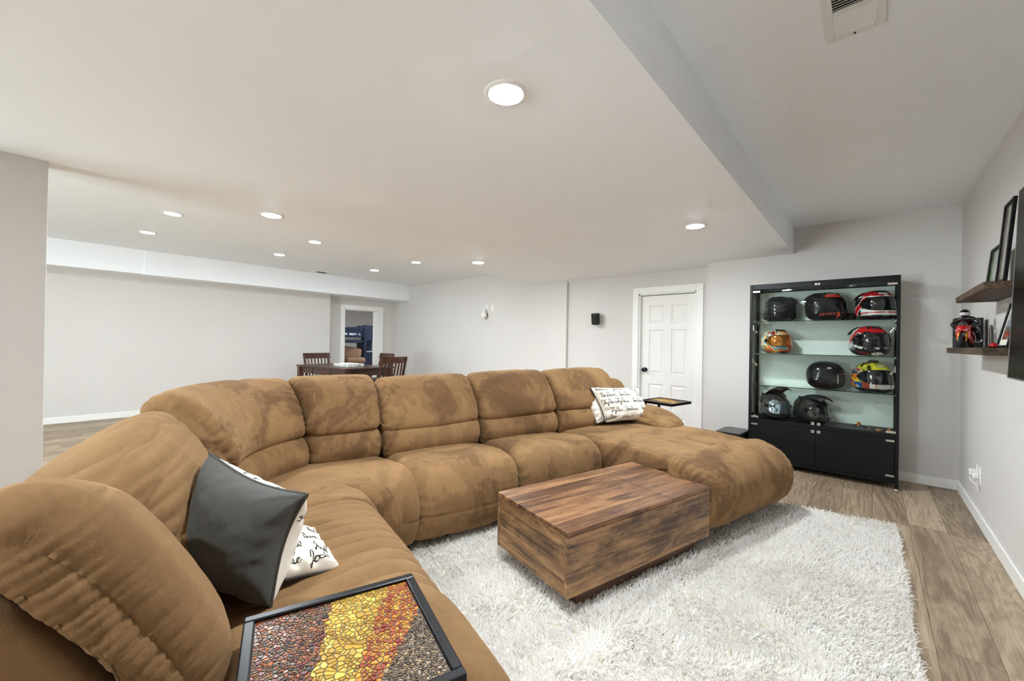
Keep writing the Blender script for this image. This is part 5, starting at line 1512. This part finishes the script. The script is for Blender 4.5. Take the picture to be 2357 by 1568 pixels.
ol = thing('wall_outlet', 'white outlet plate with plugs and cables low on the right wall', 'outlet', (XR, 4.245, .335))
MB().span((-.007, -.062, -.055), (0, .010, .055), .003).build('cover_plate', M['whiteplastic'], ol)
MB().span((-.045, .020, -.015), (-.0, .075, .025), .004).build('plug', M['whiteplastic'], ol)
MB().span((-.036, -.030, -.022), (-.007, .002, .012), .004).build('plug', M['whiteplastic'], ol)
MB().tube([(-.03, .05, -.012), (-.045, .02, -.03), (-.04, -.02, -.045), (-.02, -.03, -.06), (-.012, -.03, -.10)], .0035, 6).build('cable', M['whiteplastic'], ol, smooth=True)
MB().tube([(-.012, .03, .065), (-.014, .0, .05), (-.012, -.005, .0), (-.012, -.003, -.075)], .003, 6).build('cable', M['whiteplastic'], ol, smooth=True)
# ------------------------------------------------------------------ dining set in the far room
DT = math.radians(6.5)
tb = thing('dining_table', 'dark espresso wooden dining table in the far room', 'table', (-6.60, 3.245, 0), DT)
TLx, TWy, TH_ = 1.42, .90, .76
MB().box((0, 0, TH_ - .014), (TLx, TWy, .028), .004).build('table_top', M['espresso'], tb)
lx, ly = TLx / 2 - .05, TWy / 2 - .05
for sx in (-1, 1):
    for sy in (-1, 1): MB().box((sx * lx, sy * ly, (TH_ - .028) / 2), (.075, .075, TH_ - .028), .003).build('leg', M['espresso_z'], tb)
for sy in (-1, 1):
    MB().box((0, sy * ly, TH_ - .028 - .05), (2 * lx - .075, .022, .10)).build('apron', M['espresso'], tb)
    for x in (-.26, .26): MB().box((x, sy * (ly + .0125), TH_ - .028 - .05), (.012, .004, .10)).build('apron_seam', M['black'], tb)
for sx in (-1, 1): MB().box((sx * lx, 0, TH_ - .028 - .05), (.022, 2 * ly - .075, .10)).build('apron', M['espresso'], tb)

def make_chair():
    t = thing('dining_chair', '', 'chair', (0, 0, 0), 0, 'dark slat-back dining chairs')
    W_, D_ = .47, .44
    MB().box((0, 0, .455), (W_, D_, .04), .012, 2).build('seat', simple('chair_seat', '#35221b', .5), t)
    for sx in (-1, 1):
        MB().box((sx * (W_ / 2 - .022), -D_ / 2 + .022, .2175), (.04, .04, .435), .003).build('leg', M['espresso_z'], t)
        MB().tube([(sx * (W_ / 2 - .022), D_ / 2 - .03, .0), (sx * (W_ / 2 - .022), D_ / 2 - .02, .45), (sx * (W_ / 2 - .018), D_ / 2 + .015, .70), (sx * (W_ / 2 - .012), D_ / 2 + .07, .93)], .021, 6).build('leg', M['espresso_z'], t)
        MB().box((sx * (W_ / 2 - .022), 0, .20), (.02, D_ - .06, .03)).build('stretcher', M['espresso'], t)
    # curved crest rail
    m = MB(); bm = m.bm; R_ = []
    for x in np.linspace(-W_ / 2 - .012, W_ / 2 + .012, 15):
        cv = .030 * (1 - (x / (W_ / 2)) ** 2); zt = .945 + .0 * x
        R_.append([bm.verts.new((x, D_ / 2 + y + cv, z)) for y, z in ((.030, .845), (.048, .845), (.072, zt), (.052, zt))])
    for A_, B_ in zip(R_, R_[1:]):
        for k in range(4): bm.faces.new((A_[k], A_[(k + 1) % 4], B_[(k + 1) % 4], B_[k]))
    bm.faces.new(R_[0]); bm.faces.new(R_[-1][::-1])
    m.build('crest_rail', M['espresso'], t)
    MB().box((0, D_ / 2 - .005, .53), (W_ - .06, .02, .04), .003).build('lower_rail', M['espresso'], t)
    for i in range(6):
        x = -.155 + i * .062; cv = .030 * (1 - (x / (W_ / 2)) ** 2)
        MB().tube([(x, D_ / 2 - .005, .54), (x, D_ / 2 + .012 + cv * .5, .70), (x, D_ / 2 + .040 + cv, .86)], .0125, 6).build('slat', M['espresso_z'], t)
    return t
ch = make_chair()
spots = [((-7.02, 4.02), 0, 0, None)]
CH = [((-7.23, 3.19), math.radians(97), 'dark slat-back dining chair at the left end of the table'),
      ((-5.72, 3.42), math.radians(-84), 'dark slat-back dining chair nearest the sofa, back towards the camera'),
      ((-6.93, 3.95), math.radians(-2), 'dark slat-back dining chair half hidden behind the nearer one')]
for i, ((x, y), a, lab) in enumerate(CH):
    o = ch if i == 0 else copy_tree(ch)
    o.location = (x, y, 0); o.rotation_euler = (0, 0, a); o['label'] = lab

bxm = NT('puzzle_print'); vv = bxm.coord(scale=(18, 18, 18)); nn_ = bxm.noise(vv, 1.4, 3, .6, .5)
bxm.set(bxm.b, 'Base Color', bxm.ramp(nn_, [(.35, lin('#8d9a97')), (.5, lin('#c7c9c2')), (.62, lin('#e3e0d8')), (.75, lin('#a8a08c'))])); bxm.set(bxm.b, 'Roughness', .5)
pb = thing('tray', 'shallow pale patterned tray with papers on the dining table', 'tray', (-6.32, 3.17, TH_), DT + .05)
MB().box((0, 0, .006), (.37, .30, .012), .002).build('tray_bottom', bxm.m, pb)
for sx in (-1, 1): MB().box((sx * .181, 0, .025), (.008, .30, .05), .002).build('tray_side', bxm.m, pb)
for sy in (-1, 1): MB().box((0, sy * .146, .025), (.354, .008, .05), .002).build('tray_side', bxm.m, pb)
pp = tag(MB().box((0, 0, 0), (.27, .20, .02), .003, rot=.12).build('paper_stack', M['whiteplastic']), 'white papers lying in the tray on the dining table', 'papers'); pp.location = (-6.32, 3.17, TH_ + .058 + .0)
pp.location.z = TH_ + .0225 + .024

# ------------------------------------------------------------------ bunk bed in the bedroom
bk = thing('bunk_bed', 'navy blue wooden bunk bed seen through the open doorway', 'bunk bed', (-10.6, 5.6, 0))
BX0, BX1 = -1.15, .36          # local x of far and near sides, world x = local - 10.6
y0, yl, y1 = -1.45, -.03, .30
def bb(name, a, b, mt=M['navy'], bev=.003): return MB().span(a, b, bev).build(name, mt, bk)
for x in (BX0, BX1):
    bb('bed_post', (x - .035, yl - .035, 0), (x + .035, yl + .035, 1.60)); bb('bed_post', (x - .035, y0 - .035, 0), (x + .035, y0 + .035, 1.52))
    for z0_, z1_ in ((1.43, 1.50), (1.25, 1.31), (1.11, 1.19), (.26, .36)): bb('side_rail', (x - .014, y0 + .035, z0_), (x + .014, yl - .035, z1_))
    for y in np.linspace(y0 + .18, yl - .20, 5): bb('guard_baluster', (x - .012, y - .02, 1.31), (x + .012, y + .02, 1.43))
for z0_, z1_ in ((1.10, 1.55), (.26, .75)):
    bb('end_panel', (BX0 + .035, yl - .015, z0_), (BX1 - .035, yl + .015, z1_)); bb('end_panel', (BX0 + .035, y0 - .015, z0_), (BX1 - .035, y0 + .015, z1_))
# stair storage tower at the end
tw = bb('storage_tower', (BX1 - .50, yl + .036, 0), (BX1 + .02, y1 + .16, .88))
bb('tower_top', (BX1 - .50, yl + .036, 1.17), (BX1 + .02, y1 + .16, 1.585)); bb('tower_back', (BX1 - .50, yl + .036, .88), (BX1 - .47, y1 + .16, 1.17)); bb('tower_side', (BX1 - .47, yl + .036, .88), (BX1 + .02, yl + .052, 1.17))
bb('tower_shelf', (BX1 - .47, yl + .052, .865), (BX1 + .022, y1 + .16, .885), simple('tower_shelf_white', '#d8cfc6', .5))
for k in range(5): bb('panel_groove', (BX1 + .0195, yl + .10 + k * .075, .06), (BX1 + .0215, yl + .104 + k * .075, .84), M['black'], 0)
wm = simple('white_bedding', '#dfe2ea', .85)
bb('upper_mattress', (BX0 + .03, y0 + .05, 1.19), (BX1 - .03, yl - .05, 1.37), wm, .04)
bb('lower_mattress', (BX0 + .03, y0 + .05, .36), (BX1 - .03, yl - .05, .58), simple('dark_bedding', '#2a211d', .9), .04)
def bedpillow(lab, loc, rot, col):
    m = MB(); m.box((0, 0, 0), (.50, .16, .36), .07, 4, rot=rot)
    o = m.build('bed_pillow', simple('bed_pillow_' + col[1:], col, .85), smooth=True); o.location = loc
    return tag(o, lab, 'pillow', 'pillows on the bunk bed')
bedpillow('tan pillow standing up on the lower bunk', (-10.38, 5.27, .82), Matrix.Rotation(math.radians(62), 4, 'Z') @ Matrix.Rotation(math.radians(-20), 4, 'X') @ Matrix.Rotation(math.radians(12), 4, 'Y'), '#a9866c')
bedpillow('small tan cushion lying flat in front on the lower bunk', (-10.36, 5.36, .635), Matrix.Rotation(math.radians(75), 4, 'Z') @ Matrix.Rotation(math.radians(85), 4, 'X'), '#b28f74')
